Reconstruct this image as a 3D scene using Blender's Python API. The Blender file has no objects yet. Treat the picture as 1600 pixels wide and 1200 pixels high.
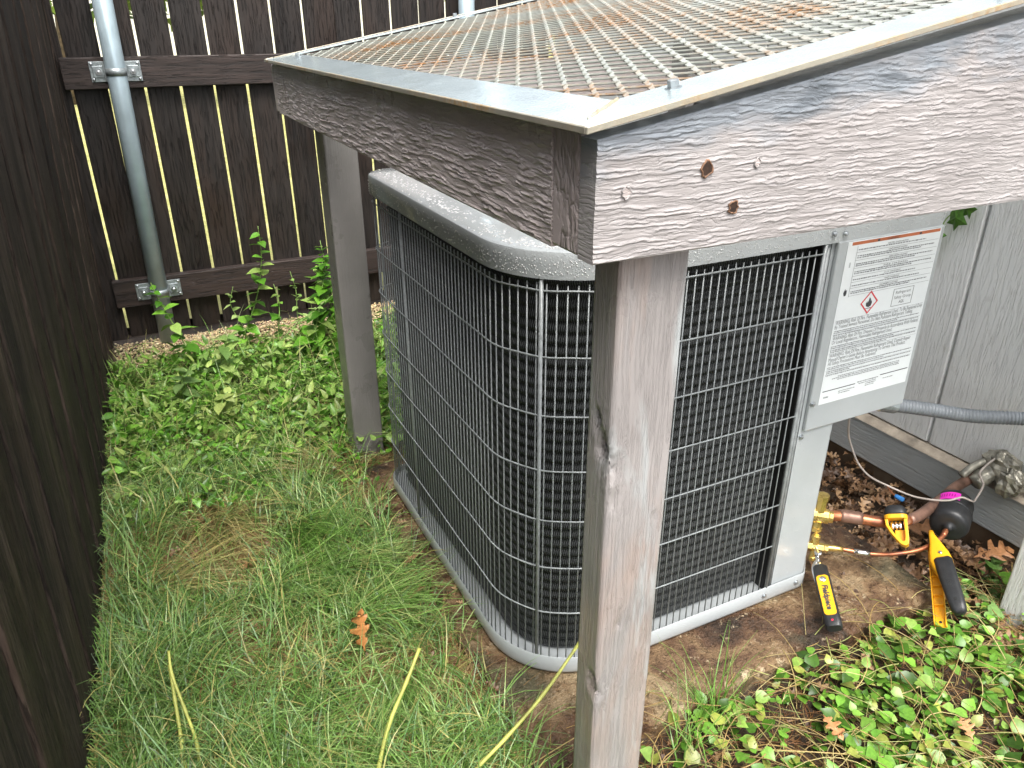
import bpy, bmesh, math, random
import numpy as np
from mathutils import Vector, Matrix, noise
random.seed(7); RNG = np.random.default_rng(11)
R = math.radians
scene = bpy.context.scene
COL = scene.collection

# ------------------------------------------------------------------ camera, world, light, exposure
cam_d = bpy.data.cameras.new('camera'); cam = bpy.data.objects.new('camera', cam_d); COL.objects.link(cam)
cam_d.sensor_width = 36; cam_d.lens = 26.7; cam_d.clip_start = .02; cam_d.clip_end = 400
_m = Matrix(((0.898, 0.192, -0.396), (-0.440, 0.384, -0.812), (-0.004, 0.903, 0.429)))
_q = _m.to_quaternion(); _q.normalize()
cam.matrix_world = Matrix.Translation((0, 0, 1.17)) @ _q.to_matrix().to_4x4()
scene.camera = cam

SUN_EL, SUN_AZ = R(62), R(188)          # compass-like azimuth, light from behind the camera on the right
w = bpy.data.worlds.new('World'); scene.world = w; w.use_nodes = True
nt = w.node_tree; nt.nodes.clear()
sky = nt.nodes.new('ShaderNodeTexSky'); sky.sky_type = 'NISHITA'; sky.sun_disc = False
sky.sun_elevation = SUN_EL; sky.sun_rotation = SUN_AZ; sky.dust_density = 4; sky.air_density = 1.2
hs = nt.nodes.new('ShaderNodeHueSaturation'); hs.inputs['Saturation'].default_value = .28
bg = nt.nodes.new('ShaderNodeBackground'); bg.inputs['Strength'].default_value = .15
wo = nt.nodes.new('ShaderNodeOutputWorld')
nt.links.new(sky.outputs[0], hs.inputs['Color']); nt.links.new(hs.outputs[0], bg.inputs[0]); nt.links.new(bg.outputs[0], wo.inputs[0])
sd = bpy.data.lights.new('sun', 'SUN'); sd.energy = 1.5; sd.angle = R(32); sd.color = (1, .96, .9)
so = bpy.data.objects.new('sun', sd); COL.objects.link(so)
sdir = Vector((math.sin(SUN_AZ) * math.cos(SUN_EL), math.cos(SUN_AZ) * math.cos(SUN_EL), math.sin(SUN_EL)))
so.rotation_euler = sdir.to_track_quat('Z', 'Y').to_euler()
scene.view_settings.view_transform = 'Standard'; scene.view_settings.look = 'None'
scene.view_settings.exposure = 1.42; scene.view_settings.gamma = 1; scene.view_settings.use_curve_mapping = False

# ------------------------------------------------------------------ materials
def _new(name):
    m = bpy.data.materials.new(name); m.use_nodes = True; t = m.node_tree
    return m, t, t.nodes['Principled BSDF']
def N(t, typ, **kw):
    n = t.nodes.new(typ)
    for k, v in kw.items():
        if k in n.inputs.keys() if hasattr(n.inputs, 'keys') else False: n.inputs[k].default_value = v
        else: setattr(n, k, v)
    return n
def coords(t, scale=(1, 1, 1), rnd=0.0):
    tc = t.nodes.new('ShaderNodeTexCoord'); mp = t.nodes.new('ShaderNodeMapping'); mp.inputs['Scale'].default_value = scale
    if rnd:
        oi = t.nodes.new('ShaderNodeObjectInfo'); ml = t.nodes.new('ShaderNodeMath'); ml.operation = 'MULTIPLY'; ml.inputs[1].default_value = rnd
        t.links.new(oi.outputs['Random'], ml.inputs[0]); ad = t.nodes.new('ShaderNodeVectorMath'); ad.operation = 'ADD'
        t.links.new(tc.outputs['Object'], ad.inputs[0]); t.links.new(ml.outputs[0], ad.inputs[1]); t.links.new(ad.outputs[0], mp.inputs[0])
    else: t.links.new(tc.outputs['Object'], mp.inputs[0])
    return mp.outputs[0]
def noise_f(t, vec, scale, detail=4, rough=.55, dist=0):
    n = t.nodes.new('ShaderNodeTexNoise'); n.inputs['Scale'].default_value = scale; n.inputs['Detail'].default_value = detail
    n.inputs['Roughness'].default_value = rough; n.inputs['Distortion'].default_value = dist
    t.links.new(vec, n.inputs['Vector']); return n.outputs['Fac']
def ramp(t, fac, stops):
    r = t.nodes.new('ShaderNodeValToRGB'); e = r.color_ramp.elements
    while len(e) < len(stops): e.new(.5)
    for i, (p, c) in enumerate(stops):
        e[i].position = p; e[i].color = (c[0], c[1], c[2], 1) if not isinstance(c, (int, float)) else (c, c, c, 1)
    t.links.new(fac, r.inputs[0]); return r.outputs[0]
def mix(t, fac, a, b, mode='MIX'):
    m = t.nodes.new('ShaderNodeMix'); m.data_type = 'RGBA'; m.blend_type = mode
    def put(sock, v):
        if isinstance(v, (tuple, list)): sock.default_value = (v[0], v[1], v[2], 1)
        else: t.links.new(v, sock)
    if isinstance(fac, (int, float)): m.inputs[0].default_value = fac
    else: t.links.new(fac, m.inputs[0])
    put(m.inputs[6], a); put(m.inputs[7], b); return m.outputs[2]
def bump(t, b, height, dist, strength=1.0, prev=None):
    n = t.nodes.new('ShaderNodeBump'); n.inputs['Distance'].default_value = dist; n.inputs['Strength'].default_value = strength
    t.links.new(height, n.inputs['Height'])
    if prev: t.links.new(prev, n.inputs['Normal'])
    t.links.new(n.outputs[0], b.inputs['Normal']); return n.outputs[0]
def mathn(t, op, a, b=None):
    m = t.nodes.new('ShaderNodeMath'); m.operation = op
    for i, v in enumerate((a, b)):
        if v is None: continue
        if isinstance(v, (int, float)): m.inputs[i].default_value = v
        else: t.links.new(v, m.inputs[i])
    return m.outputs[0]

def plain(name, c, rough=.5, metal=0, var=.12, scale=30, spec=.5, coat=0, bmp=0, bscale=200):
    m, t, b = _new(name); v = coords(t)
    f = noise_f(t, v, scale)
    dk = tuple(x * (1 - var * 1.5) for x in c); lt = tuple(min(1, x * (1 + var)) for x in c)
    t.links.new(ramp(t, f, [(.3, dk), (.7, lt)]), b.inputs['Base Color'])
    b.inputs['Roughness'].default_value = rough; b.inputs['Metallic'].default_value = metal
    b.inputs['Specular IOR Level'].default_value = spec; b.inputs['Coat Weight'].default_value = coat; b.inputs['Coat Roughness'].default_value = .1
    if bmp: bump(t, b, noise_f(t, v, bscale, 3), bmp)
    return m

def embossed(name, axis, c1, c2, relief, patches=None, lines=.32, warpk=1.0, fine=1.0, sky_tint=None):
    """painted fibre board / rough timber, grain running along axis"""
    m, t, b = _new(name)
    sc = {'x': (7, 7, 62 * fine), 'y': (7, 7, 62 * fine), 'z': (30 * fine, 30 * fine, 3)}[axis]
    v = coords(t, sc); vu = coords(t)
    warp = t.nodes.new('ShaderNodeTexNoise'); warp.inputs['Scale'].default_value = 9; warp.inputs['Detail'].default_value = 3
    t.links.new(vu, warp.inputs['Vector'])
    sub = t.nodes.new('ShaderNodeVectorMath'); sub.operation = 'SUBTRACT'; sub.inputs[1].default_value = (.5, .5, .5)
    t.links.new(warp.outputs['Color'], sub.inputs[0])
    sc2 = t.nodes.new('ShaderNodeVectorMath'); sc2.operation = 'SCALE'; sc2.inputs['Scale'].default_value = 1.5 * warpk
    t.links.new(sub.outputs[0], sc2.inputs[0])
    ad = t.nodes.new('ShaderNodeVectorMath'); ad.operation = 'ADD'; t.links.new(v, ad.inputs[0]); t.links.new(sc2.outputs[0], ad.inputs[1])
    n1 = noise_f(t, ad.outputs[0], 2.6, 5, .55)
    ridg = mathn(t, 'ABSOLUTE', mathn(t, 'SUBTRACT', n1, .5))
    h1 = ramp(t, ridg, [(0, 0.0), (.035, .55), (.12, 1.0)])
    n2 = noise_f(t, v, 1.1, 4, .5); n3 = noise_f(t, vu, 260, 3)
    hh = mathn(t, 'ADD', mathn(t, 'MULTIPLY', h1, mathn(t, 'ADD', mathn(t, 'MULTIPLY', n2, 1.2), .1)), mathn(t, 'MULTIPLY', n3, .12))
    bump(t, b, hh, relief, 1.0)
    base = ramp(t, noise_f(t, vu, 6, 5), [(.3, c1), (.72, c2)])
    base = mix(t, mathn(t, 'MULTIPLY', mathn(t, 'SUBTRACT', 1.0, h1), lines), base, tuple(x * .4 for x in c1))  # furrows darkened in the colour, painting in shade under the grain ridges
    if patches:
        pf = ramp(t, noise_f(t, coords(t, patches[0]), patches[1], 5, .6, .6), [(patches[2], 0), (patches[3], 1)])
        base = mix(t, pf, base, patches[4])
        if len(patches) > 5:
            pf2 = ramp(t, noise_f(t, coords(t, tuple(x * 1.7 for x in patches[0])), patches[1] * .8, 5, .6, .9), [(.55, 0), (.68, 1)])
            base = mix(t, pf2, base, patches[5])
    if sky_tint:      # bluish sky reflection painted in below the sloping upper edge, with darker blotches
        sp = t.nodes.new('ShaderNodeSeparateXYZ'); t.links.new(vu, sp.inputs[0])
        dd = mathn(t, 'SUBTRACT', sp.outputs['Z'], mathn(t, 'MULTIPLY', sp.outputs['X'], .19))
        dd = mathn(t, 'ADD', mathn(t, 'MULTIPLY', mathn(t, 'SUBTRACT', dd, sky_tint[0]), 9.0), mathn(t, 'MULTIPLY', mathn(t, 'SUBTRACT', noise_f(t, coords(t, (1, 1, 2.5)), 5, 5, .6, .5), .5), 2.2))
        base = mix(t, ramp(t, dd, [(0.05, 0), (.45, .8)]), base, sky_tint[1])
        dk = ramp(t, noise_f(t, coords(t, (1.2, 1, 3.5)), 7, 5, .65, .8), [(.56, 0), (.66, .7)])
        base = mix(t, mathn(t, 'MULTIPLY', dk, ramp(t, dd, [(.1, 0), (.4, 1)])), base, tuple(x * .55 for x in sky_tint[1]))
    t.links.new(base, b.inputs['Base Color'])
    t.links.new(ramp(t, noise_f(t, vu, 14, 3), [(.35, .26), (.7, .5)]), b.inputs['Roughness'])
    b.inputs['Coat Weight'].default_value = .25; b.inputs['Coat Roughness'].default_value = .18
    return m

def dark_wood(name, axis, c1, c2, knot=None, seedscale=7):
    m, t, b = _new(name)
    sc = {'z': (95, 95, 3.2) if 'near' in name else (40, 40, 2.2), 'x': (2.2, 40, 40), 'y': (40, 2.2, 40)}[axis]
    v = coords(t, sc, seedscale); vu = coords(t, (1, 1, 1), seedscale)
    g = noise_f(t, v, 1.3, 6, .6, .8); g2 = noise_f(t, v, 5, 4, .6)
    col = ramp(t, g, [(.32, c1), (.62, c2)])
    stain = ramp(t, noise_f(t, coords(t, (6, 6, 1.5), seedscale), 1.6, 4, .6), [(.45, 0), (.7, 1)])
    if 'near' in name:
        big = ramp(t, noise_f(t, coords(t, (14, 14, .7), seedscale), 1.0, 3, .5, .4), [(.35, .35), (.65, 1.25)])
        col = mix(t, 1.0, col, big, 'MULTIPLY')
    if knot: col = mix(t, mathn(t, 'MULTIPLY', stain, .75), col, knot)
    cr = ramp(t, g2, [(.40, 0.0), (.46, 1.0)])
    col = mix(t, mathn(t, 'MULTIPLY', mathn(t, 'SUBTRACT', 1.0, cr), .6), col, tuple(x * .35 for x in c1))
    oi = t.nodes.new('ShaderNodeObjectInfo'); k = mathn(t, 'ADD', mathn(t, 'MULTIPLY', oi.outputs['Random'], .5), .72)
    vm = t.nodes.new('ShaderNodeVectorMath'); vm.operation = 'SCALE'; t.links.new(col, vm.inputs[0]); t.links.new(k, vm.inputs['Scale'])
    t.links.new(vm.outputs[0], b.inputs['Base Color'])
    t.links.new(ramp(t, noise_f(t, vu, 5, 4), [(.3, .4), (.7, .68)] if 'near' not in name else [(.3, .62), (.7, .9)]), b.inputs['Roughness'])
    if 'near' in name: b.inputs['Specular IOR Level'].default_value = .25
    bump(t, b, mathn(t, 'ADD', mathn(t, 'MULTIPLY', g, .5), mathn(t, 'MULTIPLY', cr, .5)), .0030)
    return m

def rusty(name, c, rustc, lo, hi, rough=.3, metal=.75, patch_scale=4):
    m, t, b = _new(name); v = coords(t)
    f = ramp(t, noise_f(t, v, patch_scale, 6, .62, .5), [(lo, 0), (hi, 1)])
    fine = noise_f(t, v, 120, 3); f2 = mathn(t, 'MULTIPLY', f, ramp(t, fine, [(.38, .35), (.58, 1)]))
    base = ramp(t, noise_f(t, v, 25, 4), [(.3, tuple(x * .8 for x in c)), (.7, c)])
    rc = ramp(t, noise_f(t, v, 60, 4), [(.3, rustc), (.7, tuple(min(1, x * 2.2) for x in rustc))])
    t.links.new(mix(t, f2, base, rc), b.inputs['Base Color'])
    t.links.new(mathn(t, 'MULTIPLY', mathn(t, 'SUBTRACT', 1.0, f2), metal), b.inputs['Metallic'])
    t.links.new(mathn(t, 'ADD', mathn(t, 'MULTIPLY', f2, .5), rough), b.inputs['Roughness'])
    bump(t, b, noise_f(t, v, 300, 2), .0004)
    return m

def foliage(name, rough=.38, trans=.25, gloss=.5):
    m, t, b = _new(name)
    at = t.nodes.new('ShaderNodeAttribute'); at.attribute_name = 'tint'
    v = coords(t); f = ramp(t, noise_f(t, v, 160, 3), [(.3, .8), (.7, 1.2)])
    c = mix(t, 1.0, at.outputs['Color'], f, 'MULTIPLY')
    t.links.new(c, b.inputs['Base Color']); b.inputs['Roughness'].default_value = rough; b.inputs['Specular IOR Level'].default_value = gloss
    tr = t.nodes.new('ShaderNodeBsdfTranslucent'); t.links.new(c, tr.inputs['Color'])
    ms = t.nodes.new('ShaderNodeMixShader'); ms.inputs[0].default_value = trans
    out = t.nodes['Material Output']
    t.links.new(b.outputs[0], ms.inputs[1]); t.links.new(tr.outputs[0], ms.inputs[2]); t.links.new(ms.outputs[0], out.inputs['Surface'])
    return m

M = {}
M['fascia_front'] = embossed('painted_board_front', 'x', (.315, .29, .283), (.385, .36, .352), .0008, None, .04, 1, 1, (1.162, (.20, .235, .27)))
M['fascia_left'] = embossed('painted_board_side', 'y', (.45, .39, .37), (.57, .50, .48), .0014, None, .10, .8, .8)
M['trim'] = embossed('painted_trim', 'z', (.38, .32, .305), (.47, .41, .39), .0035, None, .25, 1.0, .6)
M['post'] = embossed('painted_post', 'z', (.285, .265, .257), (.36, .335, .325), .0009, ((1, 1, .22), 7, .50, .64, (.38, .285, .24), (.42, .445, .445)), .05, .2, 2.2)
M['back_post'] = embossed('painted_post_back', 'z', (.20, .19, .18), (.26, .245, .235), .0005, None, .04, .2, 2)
M['galv'] = rusty('galvanised_flat', (.58, .68, .71), (.22, .13, .05), .68, .88, .16, .5, 3)
M['galv_edge'] = rusty('galvanised_edge', (.50, .47, .38), (.20, .12, .045), .42, .7, .35, .4, 8)
M['mesh'] = rusty('rusting_mesh', (.60, .62, .56), (.20, .10, .038), .45, .62, .28, .4, 3.0)
M['pole'] = plain('galvanised_pole', (.42, .52, .57), .34, .35, .1, 12, bmp=.0003)
M['bracket'] = plain('galvanised_bracket', (.36, .40, .41), .42, .6, .25, 60, bmp=.0005)
M['bolt'] = plain('bolt_steel', (.5, .53, .55), .3, .85, .2, 80)
M['ac'] = plain('grey_enamel', (.42, .45, .46), .30, 0, .05, 8, .6, .5)
m, t, b = _new('wet_grey_enamel'); v = coords(t); b.inputs['Base Color'].default_value = (.44, .47, .48, 1)
vo = t.nodes.new('ShaderNodeTexVoronoi'); vo.inputs['Scale'].default_value = 260; t.links.new(v, vo.inputs['Vector'])
dr = ramp(t, vo.outputs['Distance'], [(.12, 1.0), (.5, 0.0)]); msk = ramp(t, noise_f(t, v, 45, 3), [(.40, 0), (.56, 1)])
b.inputs['Roughness'].default_value = .22; b.inputs['Coat Weight'].default_value = .8; b.inputs['Coat Roughness'].default_value = .05
bump(t, b, mathn(t, 'MULTIPLY', dr, msk), .0003); M['ac_wet'] = m
M['ac_wire'] = plain('wire_enamel', (.32, .345, .35), .33, 0, .18, 70, .5, .2)
M['dark'] = plain('black_void', (.012, .013, .013), .6)
M['blackpl'] = plain('black_rubber', (.018, .019, .021), .42, 0, .2, 60, .5, 0, .0003, 300)
M['fan'] = plain('fan_plastic', (.03, .03, .03), .5)
M['drop'] = None
m, t, b = _new('water'); b.inputs['Base Color'].default_value = (1, 1, 1, 1); b.inputs['Roughness'].default_value = .02
b.inputs['Transmission Weight'].default_value = .5; b.inputs['Coat Weight'].default_value = 1; b.inputs['IOR'].default_value = 1.33; M['drop'] = m
# condenser coil: aluminium fins over dark tubes
m, t, b = _new('coil_fins'); tc = t.nodes.new('ShaderNodeTexCoord'); sp = t.nodes.new('ShaderNodeSeparateXYZ'); t.links.new(tc.outputs['Object'], sp.inputs[0])
s = mathn(t, 'ADD', sp.outputs['X'], mathn(t, 'MULTIPLY', sp.outputs['Y'], -1.0))
wz = mathn(t, 'MULTIPLY', mathn(t, 'SINE', mathn(t, 'MULTIPLY', sp.outputs['Z'], 2 * math.pi / .0205 )), .0004)
fin = mathn(t, 'SINE', mathn(t, 'MULTIPLY', mathn(t, 'ADD', s, wz), 2 * math.pi / .0052))
fin01 = mathn(t, 'ADD', mathn(t, 'MULTIPLY', fin, .5), .5)
nn = noise_f(t, coords(t, (14, 14, 3)), 1, 4)
cc = mix(t, fin01, (.012, .014, .014), mix(t, nn, (.026, .028, .028), (.080, .086, .084)))
t.links.new(cc, b.inputs['Base Color']); b.inputs['Roughness'].default_value = .4; b.inputs['Metallic'].default_value = .2
bump(t, b, fin01, .0016); M['coil'] = m

M['label'] = plain('label_paper', (.78, .82, .83), .35, 0, .02)
M['ink'] = plain('black_ink', (.05, .05, .055), .5, 0, .1)
M['greyink'] = plain('grey_ink', (.22, .23, .24), .5, 0, .1)
M['orangeink'] = plain('orange_ink', (.50, .15, .06), .5, 0, .1)
M['redink'] = plain('red_ink', (.65, .05, .06), .5, 0, .1)
M['conduit'] = plain('conduit_pvc', (.20, .22, .24), .4, 0, .1)
M['copper'] = None
m, t, b = _new('copper'); v = coords(t)
t.links.new(ramp(t, noise_f(t, v, 22, 4, .6, .6), [(.3, (.13, .075, .07)), (.5, (.42, .15, .07)), (.62, (.62, .25, .12)), (.72, (.5, .42, .38))]), b.inputs['Base Color'])
b.inputs['Metallic'].default_value = .75; b.inputs['Roughness'].default_value = .33; M['copper'] = m
M['old_copper'] = plain('weathered_copper', (.26, .15, .11), .42, .5, .4, 25)
M['brass'] = plain('brass', (.75, .55, .18), .25, .85, .2, 50)
M['chrome'] = plain('chrome', (.72, .72, .72), .12, 1, .05)
M['yellow'] = plain('yellow_plastic', (.84, .42, .012), .36, 0, .06, 20)
M['orange'] = plain('orange_plastic', (.86, .42, .012), .4, 0, .06, 20)
M['pink'] = plain('pink_sticker', (.85, .03, .55), .45, 0, .04)
M['pinkink'] = plain('pink_ink', (.45, .0, .28), .5)
M['red'] = plain('red_light', (.6, .02, .05), .3)
M['cable'] = plain('beige_cable', (.42, .37, .33), .5, 0, .15)
M['bluenut'] = plain('blue_plastic', (.02, .14, .38), .4)
M['foil'] = plain('old_tape', (.28, .265, .215), .25, .35, .4, 40, bmp=.003, bscale=60)
M['strap'] = plain('grey_painted_strap', (.33, .34, .33), .5)
# siding
def siding_mat(name, c1, c2, axis='z'):
    m, t, b = _new(name)
    sc = {'z': (1, 95, 9), 'y': (1, 7, 85)}[axis]
    v = coords(t, sc, 3); vu = coords(t)
    g = noise_f(t, v, 1.6, 5, .6, .9)
    h = ramp(t, g, [(.36, 0.0), (.5, .8), (.7, 1.0)])
    col = ramp(t, noise_f(t, vu, 5, 4), [(.3, c1), (.7, c2)])
    col = mix(t, mathn(t, 'MULTIPLY', mathn(t, 'SUBTRACT', 1.0, h), .04), col, tuple(x * .5 for x in c1))
    dirt = ramp(t, noise_f(t, vu, 18, 5, .65), [(.58, 0), (.8, .35)])
    col = mix(t, dirt, col, (.30, .27, .22))
    t.links.new(col, b.inputs['Base Color']); b.inputs['Roughness'].default_value = .4
    bump(t, b, h, .0012); return m
M['siding'] = siding_mat('painted_siding', (.74, .755, .745), (.80, .81, .80))
M['skirt'] = siding_mat('painted_skirt', (.34, .365, .37), (.43, .45, .45), 'y')
M['ledge'] = plain('dirty_ledge', (.34, .29, .23), .6, 0, .35, 25, bmp=.001)
m, t, b = _new('foundation'); v = coords(t)
t.links.new(ramp(t, noise_f(t, v, 7, 6, .6), [(.3, (.075, .045, .025)), (.55, (.15, .105, .065)), (.8, (.24, .19, .14))]), b.inputs['Base Color'])
b.inputs['Roughness'].default_value = .8; bump(t, b, noise_f(t, v, 60, 4), .003); M['foundation'] = m
# slab with rust stains, moss, chips
m, t, b = _new('stained_slab'); v = coords(t)
base = ramp(t, noise_f(t, v, 5, 7, .65, .5), [(.36, (.028, .017, .010)), (.45, (.095, .048, .024)), (.53, (.20, .125, .062)), (.64, (.38, .29, .17))])
moss = ramp(t, noise_f(t, v, 3.2, 5, .6), [(.54, 0), (.64, .8)])
base = mix(t, moss, base, (.05, .055, .03))
chip = ramp(t, noise_f(t, v, 38, 5, .7), [(.6, 0), (.68, 1)])
base = mix(t, chip, base, (.46, .36, .23))
t.links.new(base, b.inputs['Base Color'])
t.links.new(ramp(t, noise_f(t, v, 6, 3), [(.35, .22), (.65, .6)]), b.inputs['Roughness'])
pit = ramp(t, noise_f(t, v, 75, 4, .6), [(.36, 0.0), (.44, 1.0)])
bump(t, b, mathn(t, 'ADD', mathn(t, 'ADD', noise_f(t, v, 30, 8, .7), mathn(t, 'MULTIPLY', pit, .35)), mathn(t, 'MULTIPLY', noise_f(t, v, 260, 3), .35)), .010); M['slab'] = m
# soil
m, t, b = _new('soil'); v = coords(t)
t.links.new(ramp(t, noise_f(t, v, 30, 7, .7), [(.3, (.025, .016, .010)), (.55, (.075, .048, .028)), (.8, (.19, .13, .075))]), b.inputs['Base Color'])
b.inputs['Roughness'].default_value = .75; bump(t, b, noise_f(t, v, 90, 6, .7), .012); M['soil'] = m
m, t, b = _new('lawn'); v = coords(t)
t.links.new(ramp(t, noise_f(t, v, 4, 8, .75), [(.35, (.26, .27, .07)), (.55, (.48, .45, .16)), (.75, (.62, .52, .32))]), b.inputs['Base Color'])
b.inputs['Roughness'].default_value = .9; bump(t, b, noise_f(t, v, 40, 5, .7), .03); M['lawn'] = m
M['fence'] = dark_wood('dark_stained_wood', 'z', (.008, .0055, .0045), (.021, .0155, .013), (.027, .015, .010))
M['fence_near'] = dark_wood('dark_stained_wood_near', 'z', (.010, .0075, .006), (.080, .058, .046), (.030, .018, .012))
M['rail'] = dark_wood('brown_stained_rail', 'x', (.019, .013, .011), (.052, .035, .030))
M['grass'] = foliage('grass_blade', .36, .25)
M['leaf'] = foliage('leaf_surface', .32, .2, .4)
M['litter'] = foliage('dry_leaf', .45, .1, .5)
M['pebble'] = plain('tan_gravel', (.52, .40, .22), .7, 0, .35, 60)
M['stalk'] = plain('yellow_green_stalk', (.42, .44, .10), .5, 0, .2, 30)
M['bark'] = plain('bark', (.10, .07, .05), .9, 0, .4, 20)
M['pale_wall'] = plain('pale_render', (.7, .68, .62), .8)
M['roof_tile'] = plain('grey_shingle', (.2, .18, .17), .9)

# ------------------------------------------------------------------ mesh helpers
class MB:
    def __init__(s): s.v = []; s.f = []
    def add(s, vs, fs):
        o = len(s.v); s.v += [tuple(v) for v in vs]; s.f += [tuple(i + o for i in f) for f in fs]; return s
    def box(s, x0, x1, y0, y1, z0, z1):
        return s.add([(x0, y0, z0), (x1, y0, z0), (x1, y1, z0), (x0, y1, z0), (x0, y0, z1), (x1, y0, z1), (x1, y1, z1), (x0, y1, z1)],
                     [(0, 3, 2, 1), (4, 5, 6, 7), (0, 1, 5, 4), (1, 2, 6, 5), (2, 3, 7, 6), (3, 0, 4, 7)])
    def obox(s, c, ax, h):
        c = Vector(c); a = [Vector(q) * k for q, k in zip(ax, h)]
        vs = [c + a[0] * i + a[1] * j + a[2] * k for k in (-1, 1) for (i, j) in ((-1, -1), (1, -1), (1, 1), (-1, 1))]
        return s.add(vs, [(0, 3, 2, 1), (4, 5, 6, 7), (0, 1, 5, 4), (1, 2, 6, 5), (2, 3, 7, 6), (3, 0, 4, 7)])
    def tube(s, pts, r, n=8, cap=True):
        pts = [Vector(p) for p in pts]; L = len(pts); rr = r if isinstance(r, (list, tuple)) else [r] * L
        t0 = (pts[1] - pts[0]).normalized(); up = Vector((0, 0, 1)) if abs(t0.z) < .9 else Vector((1, 0, 0))
        u = t0.cross(up).normalized(); vs = []
        for i, p in enumerate(pts):
            t = (pts[min(i + 1, L - 1)] - pts[max(i - 1, 0)]).normalized()
            u = (u - t * u.dot(t)).normalized(); w = t.cross(u)
            for k in range(n):
                a = 2 * math.pi * k / n; vs.append(p + (u * math.cos(a) + w * math.sin(a)) * rr[i])
        fs = [(i * n + k, i * n + (k + 1) % n, (i + 1) * n + (k + 1) % n, (i + 1) * n + k) for i in range(L - 1) for k in range(n)]
        if cap: fs += [tuple(reversed(range(n))), tuple((L - 1) * n + k for k in range(n))]
        return s.add(vs, fs)
    def lathe(s, c, ax, prof, n=24):
        """prof: (distance along axis, radius)"""
        ax = Vector(ax).normalized(); up = Vector((0, 0, 1)) if abs(ax.z) < .9 else Vector((1, 0, 0))
        u = ax.cross(up).normalized(); w = ax.cross(u); c = Vector(c); vs = []
        for d, r in prof:
            for k in range(n):
                a = 2 * math.pi * k / n; vs.append(c + ax * d + (u * math.cos(a) + w * math.sin(a)) * r)
        fs = [(i * n + k, (i + 1) * n + k, (i + 1) * n + (k + 1) % n, i * n + (k + 1) % n) for i in range(len(prof) - 1) for k in range(n)]
        fs += [tuple(range(n)), tuple(reversed([(len(prof) - 1) * n + k for k in range(n)]))]
        return s.add(vs, fs)
    def loops(s, rings, closed=True, cap0=False, cap1=False):
        n = len(rings[0]); vs = [p for r in rings for p in r]; fs = []
        for i in range(len(rings) - 1):
            for k in range(n if closed else n - 1):
                k2 = (k + 1) % n; fs.append((i * n + k, i * n + k2, (i + 1) * n + k2, (i + 1) * n + k))
        if cap0: fs.append(tuple(reversed(range(n))))
        if cap1: fs.append(tuple((len(rings) - 1) * n + k for k in range(n)))
        return s.add(vs, fs)
    def prism(s, poly, o, ux, uy, uz, z0, z1):
        """2-D polygon in the frame (o,ux,uy), extruded along uz"""
        o, ux, uy, uz = map(Vector, (o, ux, uy, uz)); n = len(poly)
        vs = [o + ux * a + uy * b_ + uz * z for z in (z0, z1) for a, b_ in poly]
        return s.add(vs, [tuple(reversed(range(n))), tuple(range(n, 2 * n))] + [(k, (k + 1) % n, n + (k + 1) % n, n + k) for k in range(n)])
    def build(s, name, mat, parent=None, smooth=False, bevel=0, seg=2, fixn=True):
        me = bpy.data.meshes.new(name)
        L = Vector(parent.get('_o', (0, 0, 0))) if parent else Vector((0, 0, 0))
        me.from_pydata([tuple(Vector(v) - L) for v in s.v], [], s.f); me.update()
        if fixn:
            bm = bmesh.new(); bm.from_mesh(me); bmesh.ops.recalc_face_normals(bm, faces=bm.faces); bm.to_mesh(me); bm.free()
        me.materials.append(mat)
        if smooth: me.polygons.foreach_set('use_smooth', [True] * len(me.polygons))
        o = bpy.data.objects.new(name, me); COL.objects.link(o)
        if parent: o.parent = parent; o['_o'] = tuple(L) if False else parent.get('_o', (0, 0, 0))
        if bevel:
            bv = o.modifiers.new('bevel', 'BEVEL'); bv.width = bevel; bv.segments = seg; bv.limit_method = 'ANGLE'; bv.angle_limit = R(40); bv.harden_normals = False
        return o
def thing(name, label, cat, loc=(0, 0, 0), group=None):
    o = bpy.data.objects.new(name, None); COL.objects.link(o); o.location = loc; o['_o'] = tuple(loc); o.empty_display_size = .05
    return tag(o, label, cat, group)
def tag(o, label=None, cat=None, group=None, kind=None):
    if label: o['label'] = label
    if cat: o['category'] = cat
    if group: o['group'] = group
    if kind: o['kind'] = kind
    return o
def inst(src, name, loc, parent=None, rot=None, scale=None):
    o = src.copy(); o.name = name; COL.objects.link(o); o.location = loc
    if rot is not None: o.rotation_euler = rot
    if scale is not None: o.scale = scale
    if parent: o.parent = parent
    return o
def catmull(pts, k=6):
    P = [Vector(p) for p in pts]; P = [P[0] * 2 - P[1]] + P + [P[-1] * 2 - P[-2]]; out = []
    for i in range(1, len(P) - 2):
        for j in range(k):
            t = j / k; a, b, c, d = P[i - 1:i + 3]
            out.append(.5 * ((2 * b) + (c - a) * t + (2 * a - 5 * b + 4 * c - d) * t * t + (3 * b - a - 3 * c + d) * t ** 3))
    out.append(P[-2]); return out
def np_mesh(name, V, F, mat, tint=None, smooth=False, off=(0, 0, 0)):
    me = bpy.data.meshes.new(name); V = np.asarray(V, np.float32) - np.asarray(off, np.float32); F = np.asarray(F, np.int32); k = F.shape[1]
    me.vertices.add(len(V)); me.vertices.foreach_set('co', V.ravel())
    me.loops.add(F.size); me.loops.foreach_set('vertex_index', F.ravel())
    me.polygons.add(len(F)); me.polygons.foreach_set('loop_start', np.arange(0, F.size, k, dtype=np.int32))
    me.update(calc_edges=True); me.validate()
    if tint is not None:
        a = me.attributes.new('tint', 'FLOAT_COLOR', 'POINT'); c = np.ones((len(V), 4), np.float32); c[:, :3] = tint; a.data.foreach_set('color', c.ravel())
    if smooth: me.polygons.foreach_set('use_smooth', [True] * len(F))
    me.materials.append(mat); o = bpy.data.objects.new(name, me); COL.objects.link(o); return o

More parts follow.
